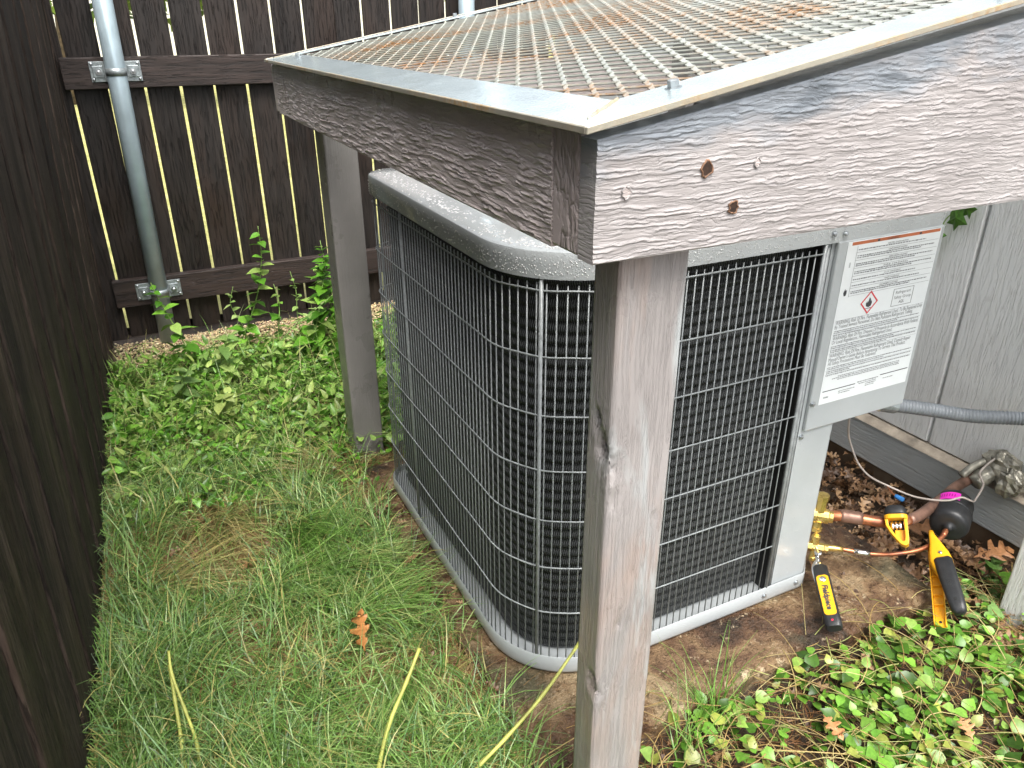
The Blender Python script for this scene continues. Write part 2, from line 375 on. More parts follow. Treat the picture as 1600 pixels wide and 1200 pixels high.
# ------------------------------------------------------------------ setting
def ground_h(x, y):
    h = -.035
    if x > 1.35: h -= .05 * min(1, (x - 1.35) / .3)
    if y < .8 and x > .5: h -= .012
    if -1 < x < 2.2 and -.5 < y < 3.4:
        h += .016 * (noise.noise(Vector((x * 3, y * 3, 0)))) + .008 * noise.noise(Vector((x * 11, y * 11, 3)))
    return h
def axis_pts(a, b, step, far):
    near = list(np.arange(a, b + 1e-6, step)); lo = [-far, -20, -8, -3]; hi = [4.5, 8, 20, far]
    return [q for q in lo if q < a - .1] + near + [q for q in hi if q > b + .1]
xs = axis_pts(-.6, 2.2, .022, 90); ys = axis_pts(.2, 3.6, .022, 90)
gv = [(x, y, ground_h(x, y)) for y in ys for x in xs]; nx = len(xs)
gf = [(j * nx + i, j * nx + i + 1, (j + 1) * nx + i + 1, (j + 1) * nx + i) for j in range(len(ys) - 1) for i in range(nx - 1)]
g = np_mesh('ground', gv, gf, M['soil'], smooth=True); tag(g, kind='structure')
# lawn beyond the fence
lv = MB(); lv.add([(-90, 3.45, 0.0), (90, 3.45, 0.0), (90, 90, .0), (-90, 90, .0)], [(0, 1, 2, 3)])
tag(lv.build('lawn', M['lawn']), kind='structure')

# slab under the unit
def slab():
    mb = MB(); n = 34; top = []; mid = []; low = []
    x0, x1, y0, y1 = .444, 1.47, .798, 1.90
    per = [(x0 + (x1 - x0) * i / n, y0) for i in range(n)] + [(x1, y0 + (y1 - y0) * i / n) for i in range(n)] + \
          [(x1 - (x1 - x0) * i / n, y1) for i in range(n)] + [(x0, y1 - (y1 - y0) * i / n) for i in range(n)]
    cx, cy = (x0 + x1) / 2, (y0 + y1) / 2; rings = []
    for (inset, z) in ((-.004, -.14), (-.006, -.012), (.004, -.002), (.014, 0.0), (.06, .001)):
        ring = []
        for i, (x, y) in enumerate(per):
            d = Vector((x - cx, y - cy)); nzv = noise.noise(Vector((x * 9, y * 9, 1))) * .010 + noise.noise(Vector((x * 30, y * 30, 5))) * .004
            k = 1 - (inset + nzv) / max(abs(d.x) if abs(abs(d.x) - (x1 - x0) / 2) < .01 else .5, .4)
            ring.append((cx + d.x * k, cy + d.y * k, z + .002 * noise.noise(Vector((x * 20, y * 20, z)))))
        rings.append(ring)
    mb.loops(rings, cap1=True); return mb
o = slab().build('concrete_pad', M['slab']); tag(o, 'rust stained concrete slab with mossy patches that the condenser stands on', 'concrete pad')

# gravel strips along the fences
def pebbles(name, rects, n, smin, smax, label):
    V = []; F = []; T = []; base = np.array([(1, 0, 0), (-1, 0, 0), (0, 1, 0), (0, -1, 0), (0, 0, 1), (0, 0, -1)], float)
    fc = np.array([(0, 2, 4), (2, 1, 4), (1, 3, 4), (3, 0, 4), (2, 0, 5), (1, 2, 5), (3, 1, 5), (0, 3, 5)])
    for i in range(n):
        x0, x1, y0, y1 = rects[i % len(rects)]
        x = random.uniform(x0, x1); y = random.uniform(y0, y1); s = random.uniform(smin, smax)
        q = base * np.array([s, s * random.uniform(.6, 1), s * random.uniform(.5, .8)]) + RNG.normal(0, s * .12, (6, 3))
        a = random.uniform(0, 6.28); rot = np.array([[math.cos(a), -math.sin(a), 0], [math.sin(a), math.cos(a), 0], [0, 0, 1]])
        V.append(q @ rot.T + np.array([x, y, ground_h(x, y) + (.012 if y > 3 else 0) + s * random.uniform(0, 1.6)])); F.append(fc + 6 * i)
        c = np.array(random.choice([(.66, .54, .28), (.62, .46, .26), (.75, .64, .40), (.55, .36, .24), (.52, .42, .26)])) * random.uniform(.7, 1.2)
        T.append(np.repeat(c[None], 6, 0))
    o = np_mesh(name, np.concatenate(V), np.concatenate(F), M['litter'], np.clip(np.concatenate(T), 0, 1))
    tag(o, kind='stuff'); o['label'] = label; o['category'] = 'gravel'; return o
pebbles('gravel', [(-.2, 1.2, 3.0, 3.31), (-.1, 1.0, 3.05, 3.31), (-.262, -.215, 1.0, 3.2)], 11000, .0035, .008, 'tan gravel strip along the foot of the wooden fences')

M['bolt_old'] = plain('rusty_nail', (.12, .10, .09), .6, .4, .4, 90)
# ------------------------------------------------------------------ back fence
FY = 3.334
bf = thing('back_fence', 'dark stained board fence across the back with light showing through the gaps', 'fence', (.6, FY, -.03))
gaps = [-.262, -.137, -.015, .107, .230, .352, .474, .597, .719, .841, .957, 1.080, 1.201, 1.322, 1.444, 1.566, 1.688, 1.81]
pm = None
for i in range(len(gaps) - 1):
    a, b_ = gaps[i] + (.0052 if i else .012) + random.uniform(-.0012, .001), gaps[i + 1] - .0052
    if i == 8: b_ = gaps[9] + .003
    if i in (11, 13): b_ += .0035
    mb = MB(); mb.box(-(b_ - a) / 2, (b_ - a) / 2, 0, .016, 0, 1.86)
    xx = (a + b_) / 2; zz = random.uniform(-.012, .004)
    o = MB(); o.v = [(v[0] + xx, v[1] + FY + .001 + (i % 2) * .0006, v[2] + zz) for v in mb.v]; o.f = mb.f
    o.build('fence_board', M['fence'], bf, bevel=.0015, seg=1)
for z0, z1 in ((.137, .247), (.960, 1.066), (1.62, 1.71)):
    MB().box(-.157, 1.80, FY - .038, FY - .0005, z0, z1).build('fence_rail', M['rail'], bf, bevel=.003)
# left fence, leaning very slightly inwards
lf = thing('side_fence', 'near dark weathered board fence running along the left edge', 'fence', (-.25, 1.8, -.03))
lw = .142
def lfx(y, z): return -.268 + .026 * (y - 1.0) + .048 * (z + .03) / 1.28
for i in range(-6, 21):
    y0 = .62 + i * lw; y1 = y0 + lw - .010
    if y0 > FY + .01: continue
    y1 = min(y1, FY + .03)
    mb = MB(); e = (i % 3) * .0035 - .003
    z0, z1 = -.06, 1.86
    vs = []
    for z in (z0, z1):
        for (y, t_) in ((y0, e), (y1, e + random.uniform(-.002, .002)), (y1, -.017 + e), (y0, -.017 + e)): vs.append((lfx(y, z) + t_, y, z))
    mb.add(vs, [(0, 3, 2, 1), (4, 5, 6, 7), (0, 1, 5, 4), (1, 2, 6, 5), (2, 3, 7, 6), (3, 0, 4, 7)])
    fbo = mb.build('fence_board', M['fence_near'], lf, bevel=.003)
for z0, z1 in ((.15, .24), (.95, 1.04), (1.6, 1.69)):
    y0, y1 = -.2, 3.3; mb = MB(); vs = []
    for z in (z0, z1):
        for y, t_ in ((y0, -.021), (y1, -.021), (y1, -.058), (y0, -.058)): vs.append((lfx(y, z) + t_, y, z))
    mb.add(vs, [(0, 3, 2, 1), (4, 5, 6, 7), (0, 1, 5, 4), (1, 2, 6, 5), (2, 3, 7, 6), (3, 0, 4, 7)]).build('fence_rail', M['rail'], lf, bevel=.003)

# steel fence posts
def steel_post(x, label):
    p = thing('steel_fence_post', label, 'fence post', (x, 3.262, -.06), 'galvanised steel posts on the back fence')
    MB().tube([(x - .002, 3.262, -.08), (x + .024, 3.262, 1.9)], .0335, 28).build('pole', M['pole'], p, smooth=True)
    MB().lathe((x + .024, 3.262, 1.9), (0, 0, 1), [(-.02, .036), (.0, .036), (.015, .028), (.02, .01)], 24).build('cap', M['pole'], p, smooth=True)
    for zc in (.195, 1.018):
        xx = x - .002 + .026 * (zc + .08) / 1.98
        pl = MB().box(xx - .084, xx + .084, FY - .0435, FY - .0385, zc - .034, zc + .034).build('bracket', M['bracket'], p, bevel=.0012)
        for s in (-1, 1):
            MB().box(xx + s * .058 - .018, xx + s * .058 + .018, FY - .049, FY - .0437, zc - .020, zc + .020).build('clamp_tab', M['bracket'], pl, bevel=.002)
            MB().lathe((xx + s * .056, FY - .049, zc), (0, -1, 0), [(0, .011), (.007, .011), (.0071, .0055), (.016, .0055), (.017, .004)], 6).build('bolt', M['bolt'], pl)
            for sz in (-1, 1):
                MB().lathe((xx + s * .076, FY - .0437, zc + sz * .026), (0, -1, 0), [(0, .006), (.003, .005), (.004, .002)], 10).build('screw', M['bolt'], pl, smooth=True)
        # strap around the pole
        st = MB(); ring = []
        for k in range(13):
            a = math.pi * k / 12; ring.append((xx + .0352 * math.cos(a), 3.262 - .0352 * math.sin(a)))
        pts = [(xx + .0352, 3.289)] + ring + [(xx - .0352, 3.289)]
        st.loops([[(q[0], q[1], zc - .013) for q in pts], [(q[0], q[1], zc + .013) for q in pts]], closed=False)
        so_ = st.build('strap', M['bracket'], pl, smooth=True); sol = so_.modifiers.new('thick', 'SOLIDIFY'); sol.thickness = .0016
steel_post(.006, 'grey round steel post clamped to the back fence left of the canopy')
steel_post(1.372, 'grey round steel post rising behind the far edge of the rusty canopy')

# ------------------------------------------------------------------ beyond the fence
def house_far():
    h = thing('neighbour_house', 'pale rendered house seen only as slivers through the fence gaps', 'house', (4, 24, 0))
    MB().box(-2, 12, 22, 30, 0, 3.2).build('wall', M['pale_wall'], h)
    MB().prism([(-2.6, 3.2), (12.6, 3.2), (5, 6)], (0, 21.5, 0), (1, 0, 0), (0, 0, 1), (0, 1, 0), 0, 9).build('roof', M['roof_tile'], h)
house_far()
def leaf_cloud(name, centers, radii, n, size, cols, mat, off=(0, 0, 0)):
    P = []; ids = RNG.integers(0, len(centers), n)
    C = np.array(centers)[ids]; Rr = np.array(radii)[ids]
    d = RNG.normal(0, 1, (n, 3)); d /= np.linalg.norm(d, axis=1)[:, None]; r = RNG.uniform(.55, 1, n) ** .6
    P = C + d * r[:, None] * Rr[:, None]
    return leaves_np(name, P, RNG.uniform(0, 6.28, n), RNG.uniform(-1.2, 1.2, n), RNG.uniform(-1, 1, n), RNG.uniform(size * .6, size * 1.3, n), cols, mat, off=off)
def leaf_template(ws, fold=.22, droop=.22):
    T = [(0, 0, 0)]; F = []; m = len(ws)
    for i, w_ in enumerate(ws):
        x = (i + .6) / (m + .6); zc = -droop * x * x
        T += [(x - (.10 if i == 0 else 0), w_, zc + fold * w_), (x, 0, zc), (x - (.10 if i == 0 else 0), -w_, zc + fold * w_)]
    T.append((1.04, 0, -droop)); e = len(T) - 1
    F += [(0, 2, 1), (0, 3, 2)]
    for i in range(m - 1):
        a = 1 + 3 * i; b_ = a + 3; F += [(a, a + 1, b_ + 1), (a, b_ + 1, b_), (a + 1, a + 2, b_ + 2), (a + 1, b_ + 2, b_ + 1)]
    a = 1 + 3 * (m - 1); F += [(a, a + 1, e), (a + 1, a + 2, e)]
    return np.array(T), np.array(F)
LEAF, LEAF_F = leaf_template((.24, .34, .33, .25, .13))
def rotm(yaw, pitch, roll):
    cy, sy, cp, sp, cr, sr = np.cos(yaw), np.sin(yaw), np.cos(pitch), np.sin(pitch), np.cos(roll), np.sin(roll)
    # Rz(yaw) Ry(-pitch) Rx(roll)
    r = np.empty((len(yaw), 3, 3))
    r[:, 0, 0] = cy * cp; r[:, 0, 1] = -cy * sp * sr - sy * cr; r[:, 0, 2] = -cy * sp * cr + sy * sr
    r[:, 1, 0] = sy * cp; r[:, 1, 1] = -sy * sp * sr + cy * cr; r[:, 1, 2] = -sy * sp * cr - cy * sr
    r[:, 2, 0] = sp; r[:, 2, 1] = cp * sr; r[:, 2, 2] = cp * cr
    return r
def leaves_np(name, P, yaw, pitch, roll, size, cols, mat, tmpl=LEAF, faces=LEAF_F, width=None, off=(0, 0, 0), smooth=True):
    n = len(P); T = np.repeat(tmpl[None], n, 0).copy()
    if width is not None: T[:, :, 1] *= width[:, None]
    T = T * size[:, None, None]
    V = np.einsum('nij,nkj->nki', rotm(yaw, pitch, roll), T) + np.asarray(P)[:, None, :]
    k = len(tmpl); F = (faces[None] + (np.arange(n) * k)[:, None, None]).reshape(-1, faces.shape[1])
    cols = np.array(cols); c = cols[RNG.integers(0, len(cols), n)] * RNG.uniform(.65, 1.3, (n, 1))
    tint = np.repeat(c, k, 0)
    return np_mesh(name, V.reshape(-1, 3), F, mat, np.clip(tint, 0, 1), smooth, off)
for i, (x, y, h_, r_) in enumerate([(-4.5, 16, 4.6, 2.2), (-.6, 15, 3.8, 1.8), (1.2, 13.5, 3.4, 1.4), (6.5, 15, 4.2, 2.0)]):
    tr = thing('garden_tree', ['wide leafy tree far left beyond the back fence', 'leafy tree beyond the back fence behind the steel post', 'small leafy tree beyond the back fence near the canopy corner', 'leafy tree beyond the fence hidden behind the canopy roof'][i], 'tree', (x, y, 0), 'trees beyond the fence')
    MB().tube([(x, y, 0), (x + .1, y, h_ * .4), (x - .05, y, h_ * .75)], [.14, .1, .04], 8).build('trunk', M['bark'], tr, smooth=True)
    cs = [(x + random.uniform(-r_, r_) * .5, y + random.uniform(-r_, r_) * .5, h_ * .7 + random.uniform(-.8, .9)) for _ in range(7)]
    cr = leaf_cloud('crown', cs, [r_ * .5] * 7, 1500, .16, [(.10, .16, .03), (.16, .24, .05), (.06, .10, .02)], M['leaf'], off=(x, y, 0)); cr.parent = tr

# ------------------------------------------------------------------ house wall on the right
HX = 1.820
hs_ = thing('house_wall', 'light grey painted panel siding of the house on the right with dark skirt board', 'house wall', (HX, 1.1, -.12))
seams = [-.08, .325, .728, 1.131, 1.535, 1.94, 2.345, 2.75, 3.155]
MB().box(HX + .013, HX + .06, -.08, 3.30, .105, 2.6).build('sheathing', M['siding'], hs_)
for a, b_ in zip(seams[:-1], seams[1:]):
    MB().box(HX, HX + .012, a + .0045, b_ - .0045, .125, 2.6).build('siding_panel', M['siding'], hs_, bevel=.003)
sk = MB().box(HX - .022, HX + .012, -.08, 3.30, -.012, .104).build('skirt_board', M['skirt'], hs_, bevel=.003)
MB().prism([(-.026, 0), (.012, 0), (.012, .017), (-.004, .017)], (HX, -.08, .1045), (1, 0, 0), (0, 0, 1), (0, 1, 0), 0, 3.38).build('ledge', M['ledge'], hs_, bevel=.002)
MB().box(HX - .004, HX + .06, -.08, 3.30, -.35, -.0125).build('foundation', M['foundation'], hs_, bevel=.004)
MB().box(HX + .061, HX + .2, -.08, 3.30, -.35, 2.6).build('inner_wall', M['pale_wall'], hs_)

# ------------------------------------------------------------------ canopy
FX, FYc = .384, .608                      # outer faces of the side and front fascia
def rz(x): return 1.086 + .19 * (x - .384)    # roof plane
cn = thing('equipment_canopy', 'low canopy of grey-brown painted posts and boards with a rusty expanded metal roof', 'canopy', (.9, 1.4, -.05))
fb = .957
XR = 1.70
def relief_board(name, mat, u0, u1, du, lo, hi, nv, place, amp, seed, period=.0068):
    """board whose outer face carries pressed-in wood grain: place(u, z, out) gives the point, out = how far the face stands out"""
    us = list(np.arange(u0, u1, du)) + [u1]; V = []; F = []; n1 = nv + 1
    for u in us:
        zl, zh = lo(u), hi(u)
        for j in range(n1):
            z_ = zl + (zh - zl) * j / nv; e = min(j, nv - j) / 2.0; e = min(1, e)
            big = noise.noise(Vector((u * 5, z_ * 9, seed))); ph = z_ / period + 1.0 * noise.noise(Vector((u * 9, z_ * 22, seed + 3))) + .42 * noise.noise(Vector((u * 42, z_ * 90, seed + 7))) + .35 * noise.noise(Vector((u * 110, z_ * 160, seed + 9))) + 2.4 * noise.noise(Vector((u * 3.2, z_ * 7, seed + 5)))
            f_ = ph - math.floor(ph); saw = (1 - f_) / .72 if f_ > .28 else f_ / .28
            m_ = .42 + 2.4 * noise.noise(Vector((u * 22, z_ * 130, seed + 11))); m_ = max(0, min(1, m_))
            d = amp * (saw * (.12 + .88 * m_) - .6) + .0008 * big
            if e < 1: d = -.0016 * (1 - e) + d * e
            V.append(place(u, z_, d))
    nu = len(us)
    F = [(i * n1 + j, (i + 1) * n1 + j, (i + 1) * n1 + j + 1, i * n1 + j + 1) for i in range(nu - 1) for j in range(nv)]
    o0 = len(V); back = []
    rim = [i * n1 for i in range(nu)] + [(nu - 1) * n1 + j for j in range(1, n1)] + [i * n1 + nv for i in range(nu - 2, -1, -1)] + [j for j in range(nv - 1, 0, -1)]
    uz = [(us[k // n1], k % n1) for k in rim]
    for u, j in uz: V.append(place(u, lo(u) + (hi(u) - lo(u)) * j / nv, -.029))
    m = len(rim); mb = MB(); mb.v = V; mb.f = F + [(rim[k], o0 + k, o0 + (k + 1) % m, rim[(k + 1) % m]) for k in range(m)] + [tuple(o0 + k for k in range(m))]
    return mb.build(name, mat, cn, smooth=False)
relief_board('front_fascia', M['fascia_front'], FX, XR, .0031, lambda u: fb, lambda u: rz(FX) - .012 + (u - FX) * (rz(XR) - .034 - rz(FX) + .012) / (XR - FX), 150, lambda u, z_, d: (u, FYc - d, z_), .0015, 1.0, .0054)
relief_board('side_fascia', M['fascia_left'], .694, 2.205, .0034, lambda u: fb - .002, lambda u: rz(FX) - .006, 92, lambda u, z_, d: (FX - d, u, z_), .0024, 21.0, .0062)
MB().box(FX + .0005, FX + .032, .6385, .6925, fb + .001, rz(FX) - .007).build('corner_trim', M['trim'], cn, bevel=.0035)
MB().box(FX, XR, 2.206, 2.236, fb, rz(FX) - .012).build('back_fascia', M['fascia_left'], cn, bevel=.003)
def worn_post(x0, x1, y0, y1, z0, z1, knots, dz=.0045, rr=.006):
    per = []
    def side(a, b_, n):
        for k in range(n): f_ = k / n; per.append((a[0] + (b_[0] - a[0]) * f_, a[1] + (b_[1] - a[1]) * f_))
    side((x0, y0), (x1, y0), 34); side((x1, y0), (x1, y1), 8); side((x1, y1), (x0, y1), 8); side((x0, y1), (x0, y0), 20)
    cx, cy = (x0 + x1) / 2, (y0 + y1) / 2; hx, hy = (x1 - x0) / 2, (y1 - y0) / 2; rings = []; z = z0
    while z <= z1:
        ring_ = []
        for x, y in per:
            ax, ay = abs(x - cx), abs(y - cy); ex, ey = hx - ax, hy - ay; dx, dy = 0, 0
            d = .0005 * noise.noise(Vector((x * 90, y * 90, z * 6))) + .0006 * noise.noise(Vector((x * 25, y * 25, z * 12)))
            for (kx, ky, kz, kr, kd) in knots:
                q = math.sqrt(((x - kx) / kr) ** 2 + ((y - ky) / kr) ** 2 + ((z - kz) / (kr * 1.9)) ** 2)
                if q < 1: d -= kd * (1 - q * q) ** 2 * (.35 + 1.6 * abs(noise.noise(Vector((x * 160, y * 160, z * 110))))) 
                elif q < 2.6: d += .0007 * noise.noise(Vector((x * 330, y * 330, z * 260))) * (2.6 - q)
            nx_ = (1 if x > cx else -1) if ex < 1e-6 else 0; ny_ = (1 if y > cy else -1) if ey < 1e-6 else 0
            e = ey if nx_ else ex; rnd = 0
            if e < rr: rnd = rr - math.sqrt(max(0, rr * rr - (rr - e) ** 2))
            if nx_ and ny_: rnd *= .75
            x2 = x + nx_ * (d - rnd * .45); y2 = y + ny_ * (d - rnd * .45); ring_.append((x2, y2, z))
        rings.append(ring_); z += dz
    return MB().loops(rings, cap0=True, cap1=True)
KN = [(.440, .660, .712, .016, .011), (.446, .643, .690, .013, .006), (.440, .672, .742, .012, .008), (.452, .642, .640, .012, .003), (.440, .655, .338, .015, .010), (.441, .643, .325, .011, .006), (.470, .642, .44, .008, .002), (.50, .642, .30, .020, .0008), (.515, .642, .60, .007, .0018)]
worn_post(.440, .531, .642, .694, -.12, fb + .09, KN).build('post', M['post'], cn, smooth=True)
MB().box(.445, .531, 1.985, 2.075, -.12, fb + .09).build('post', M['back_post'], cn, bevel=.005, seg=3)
MB().box(1.600, 1.686, .642, .730, -.14, fb + .16).build('post', M['siding'], cn, bevel=.005, seg=3)
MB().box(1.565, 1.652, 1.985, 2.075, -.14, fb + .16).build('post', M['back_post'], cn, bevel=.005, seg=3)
M['hole'] = plain('hole_dark', (.030, .018, .012), .8, 0, .4, 300)
# cap screws, holes and splits of the front board
def hole(x, z, r, deep=True):
    mb = MB(); n = 14; rings = []
    for (rr, yy) in ((1.25, 0.0005), (1.15, -.0012), (1.0, -.0008), (.9, .0004)):
        rings.append([(x + r * rr * math.cos(2 * math.pi * k / n) * (1 + .25 * math.sin(3 * k + x * 50)), FYc - .0006 + yy, z + 1.15 * r * rr * math.sin(2 * math.pi * k / n) * (1 + .2 * math.cos(2 * k + z * 90))) for k in range(n)])
    mb.loops(rings); mb.build('splintered_rim', M['splinter'] if deep else M['fascia_front'], cn, smooth=True)
    mb = MB(); mb.add([(x + r * .95 * math.cos(2 * math.pi * k / n) * (1 + .25 * math.sin(3 * k + x * 50)), FYc - .0009, z + r * 1.1 * math.sin(2 * math.pi * k / n)) for k in range(n)], [tuple(range(n))])
    mb.build('nail_hole', M['hole'] if deep else M['fascia_left'], cn)
M['splinter'] = plain('torn_wood', (.24, .13, .075), .7, 0, .5, 200, bmp=.002)
M['hole'] = plain('hole_dark', (.035, .016, .008), .8, 0, .4, 300)
hole(.512, 1.039, .0060); hole(.552, .997, .0052); hole(.418, 1.024, .0045, False); hole(.577, 1.040, .0035, False)
# metal frame: flat legs on the roof plane + turned-down edges
def rp(x, y, h=0): return (x, y, rz(x) + h)
def roof_bar(name, x0, x1, y0, y1, th=.004, lift=.0):
    mb = MB(); v = [rp(x0, y0, lift), rp(x1, y0, lift), rp(x1, y1, lift), rp(x0, y1, lift)]
    v += [(a, b_, c + th) for a, b_, c in v]; mb.add(v, [(0, 3, 2, 1), (4, 5, 6, 7), (0, 1, 5, 4), (1, 2, 6, 5), (2, 3, 7, 6), (3, 0, 4, 7)])
    return mb.build(name, M['galv'], cn, bevel=.0008, seg=1)
MX0, MX1, MY0, MY1 = .366, 1.74, .598, 2.222
roof_bar('metal_frame_bar', MX0 + .003, MX0 + .076, MY0 + .076, MY1 - .0535)
roof_bar('metal_frame_bar', MX0 + .003, MX1, MY0 + .003, MY0 + .075)
roof_bar('metal_frame_bar', MX0 + .003, MX1, MY1 - .052, MY1 - .003)
roof_bar('metal_frame_bar', MX1 - .06, MX1, MY0 + .076, MY1 - .0535)
for (a, b_) in (((MX0, MY0), (MX1, MY0)), ((MX0, MY0 + .0035), (MX0, MY1)), ((MX0 + .004, MY1), (MX1, MY1))):
    ex = .003; mb = MB()
    if a[1] == b_[1]: q = [(a[0], a[1] - 0), (b_[0], a[1]), (b_[0], a[1] + ex * (1 if a[1] < 1 else -1)), (a[0], a[1] + ex * (1 if a[1] < 1 else -1))]
    else: q = [(a[0], a[1]), (a[0] + ex - .0003, a[1]), (a[0] + ex - .0003, b_[1] - .004), (a[0], b_[1] - .004)]
    v = [(x, y, rz(x) - .002) for x, y in q] + [(x, y, rz(x) + .0048) for x, y in q]
    mb.add(v, [(0, 3, 2, 1), (4, 5, 6, 7), (0, 1, 5, 4), (1, 2, 6, 5), (2, 3, 7, 6), (3, 0, 4, 7)]).build('metal_frame_edge', M['galv_edge'], cn, bevel=.0008, seg=1)
# weld bead at the corner
wp = [rp(MX0 + .018 + .062 * k / 14 + random.uniform(-.001, .001), MY0 + .030 + .044 * k / 14 + random.uniform(-.0015, .0015), .0042) for k in range(15)]
MB().tube(wp, [.0016 + .0008 * (k % 2) for k in range(15)], 6).build('weld_bead', M['galv_edge'], cn, smooth=True)
wp = [rp(MX0 + .020 + .050 * k / 12 + random.uniform(-.001, .001), MY1 - .020 - .034 * k / 12 + random.uniform(-.0015, .0015), .0042) for k in range(13)]
MB().tube(wp, [.0016 + .0008 * (k % 2) for k in range(13)], 6).build('weld_bead', M['galv_edge'], cn, smooth=True)
for (bx, by) in ((.497, .652), (.95, .640), (1.35, .640), (.42, 2.05), (.9, 2.20), (1.35, 2.2)):
    c_ = rp(bx, by, .004); bb = MB().lathe(c_, (-.187, 0, .98), [(0, .0085), (.001, .0085), (.0011, .0058), (.0075, .0058), (.008, .005)], 6).build('bolt', M['bolt'], cn)
# expanded metal
SW, LW = .0320, .0640
mb = MB(); up = Vector((-.187, 0, .982)); nxn = int((MX1 - .05 - (MX0 + .05)) / (SW / 2)); nyn = int((MY1 - MY0 - .1) / (LW / 2))
def nodep(i, j): return Vector(rp(MX0 + .056 + i * SW / 2, MY0 + .058 + j * LW / 2, -.0035))
for j in range(nyn + 1):
    for i in range(nxn + 1):
        if (i + j) % 2: continue
        p = nodep(i, j)
        for di in (-1, 1):
            i2, j2 = i + di, j + 1
            if i2 < 0 or i2 > nxn or j2 > nyn: continue
            q = nodep(i2, j2); d = (q - p); L_ = d.length; d.normalize(); sd_ = d.cross(up).normalized()
            # strands are strips twisted out of the sheet plane, alternating with direction
            tl = sd_ * .90 + up * (.42 * di); tn = d.cross(tl).normalized()
            a = p - d * .0022; b2 = q + d * .0022; hw, ht = .0031, .0009; vs = []
            for (c_, hh) in ((a, hw * 1.25), (p + (q - p) * .3, hw * .8), (p + (q - p) * .7, hw * .8), (b2, hw * 1.25)):
                vs += [c_ + tl * hh + tn * ht, c_ - tl * hh + tn * ht, c_ - tl * hh - tn * ht, c_ + tl * hh - tn * ht]
            fs = [(k * 4 + m_, k * 4 + (m_ + 1) % 4, (k + 1) * 4 + (m_ + 1) % 4, (k + 1) * 4 + m_) for k in range(3) for m_ in range(4)]
            mb.add(vs, fs)
mb.build('expanded_metal_sheet', M['mesh'], cn, fixn=True)
# inner timber bearers under the roof
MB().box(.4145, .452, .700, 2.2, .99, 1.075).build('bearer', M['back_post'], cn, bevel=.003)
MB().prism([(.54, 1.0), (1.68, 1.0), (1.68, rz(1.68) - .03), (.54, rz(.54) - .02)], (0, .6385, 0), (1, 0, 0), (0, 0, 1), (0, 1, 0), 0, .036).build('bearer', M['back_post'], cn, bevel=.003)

# ------------------------------------------------------------------ air conditioner
AX0, AX1, AY0, AY1 = .490, 1.385, .944, 1.788
RC = .165
ac = thing('air_conditioner', 'grey wire-caged condenser unit beaded with rain under the canopy', 'air conditioner', (.94, 1.39, .0))
def plan(off=0.0, chamfer=True, ns=10):
    """closed plan outline, counter-clockwise seen from above, starting at the rear left"""
    x0, x1, y0, y1 = AX0 - off, AX1 + off, AY0 - off, AY1 + off; r = RC + off; rb = .06 + off; P = []
    for k in range(ns + 1):
        a = math.pi / 2 + math.pi / 2 * k / ns; P.append((x0 + rb + rb * math.cos(a), y1 - rb + rb * math.sin(a)))
    for k in range(1, 13): P.append((x0, y1 - rb - (y1 - rb - y0 - r) * k / 13))
    for k in range(ns * 2 + 1):
        a = math.pi + math.pi / 2 * k / (ns * 2); P.append((x0 + r + r * math.cos(a), y0 + r + r * math.sin(a)))
    if chamfer:
        P.append((1.08, y0)); q = 1.195 + off * .4
        for k in range(5): a = -math.pi / 2 + math.pi / 4 * k / 4; P.append((q - .015 + .02 * math.cos(a) + .0, y0 + .02 + .02 * math.sin(a)))
        P.append((x1, 1.125 - off * .4)); 
    else:
        P.append((1.08, y0))
        for k in range(5): a = -math.pi / 2 + math.pi / 2 * k / 4; P.append((x1 - .02 + .02 * math.cos(a), y0 + .02 + .02 * math.sin(a)))
    for k in range(5): a = math.pi / 2 * k / 4; P.append((x1 - .05 + .05 * math.cos(a), y1 - .05 + .05 * math.sin(a)))
    return P
def ring(off, z, **k): return [(x, y, z) for x, y in plan(off, **k)]
# base pan
mb = MB(); mb.loops([ring(.000, .004), ring(.005, .008), ring(.007, .014), ring(.007, .044), ring(.005, .047), ring(.003, .044), ring(.002, .030), ring(-.06, .028)], cap0=True, cap1=True)
mb.build('base_pan', M['ac'], ac, smooth=True).modifiers.new('es', 'EDGE_SPLIT').split_angle = R(35)
# coil (open path: rear left .. corner .. front up to x=1.08)
full = plan(-.032); nleft = 11 + 12 + 21
cp = full[:nleft] + [(1.085, AY0 + .032)]
dense = []
for (a, b_) in zip(cp[:-1], cp[1:]):
    L_ = math.hypot(b_[0] - a[0], b_[1] - a[1]); n = max(1, int(L_ / .03))
    for k in range(n): dense.append((a[0] + (b_[0] - a[0]) * k / n, a[1] + (b_[1] - a[1]) * k / n))
dense.append(cp[-1])
def normals(path):
    out = []
    for i in range(len(path)):
        a = path[max(i - 1, 0)]; b_ = path[min(i + 1, len(path) - 1)]; d = Vector((b_[0] - a[0], b_[1] - a[1])).normalized(); out.append((d.y, -d.x))
    return out
dn = normals(dense); rings_ = []
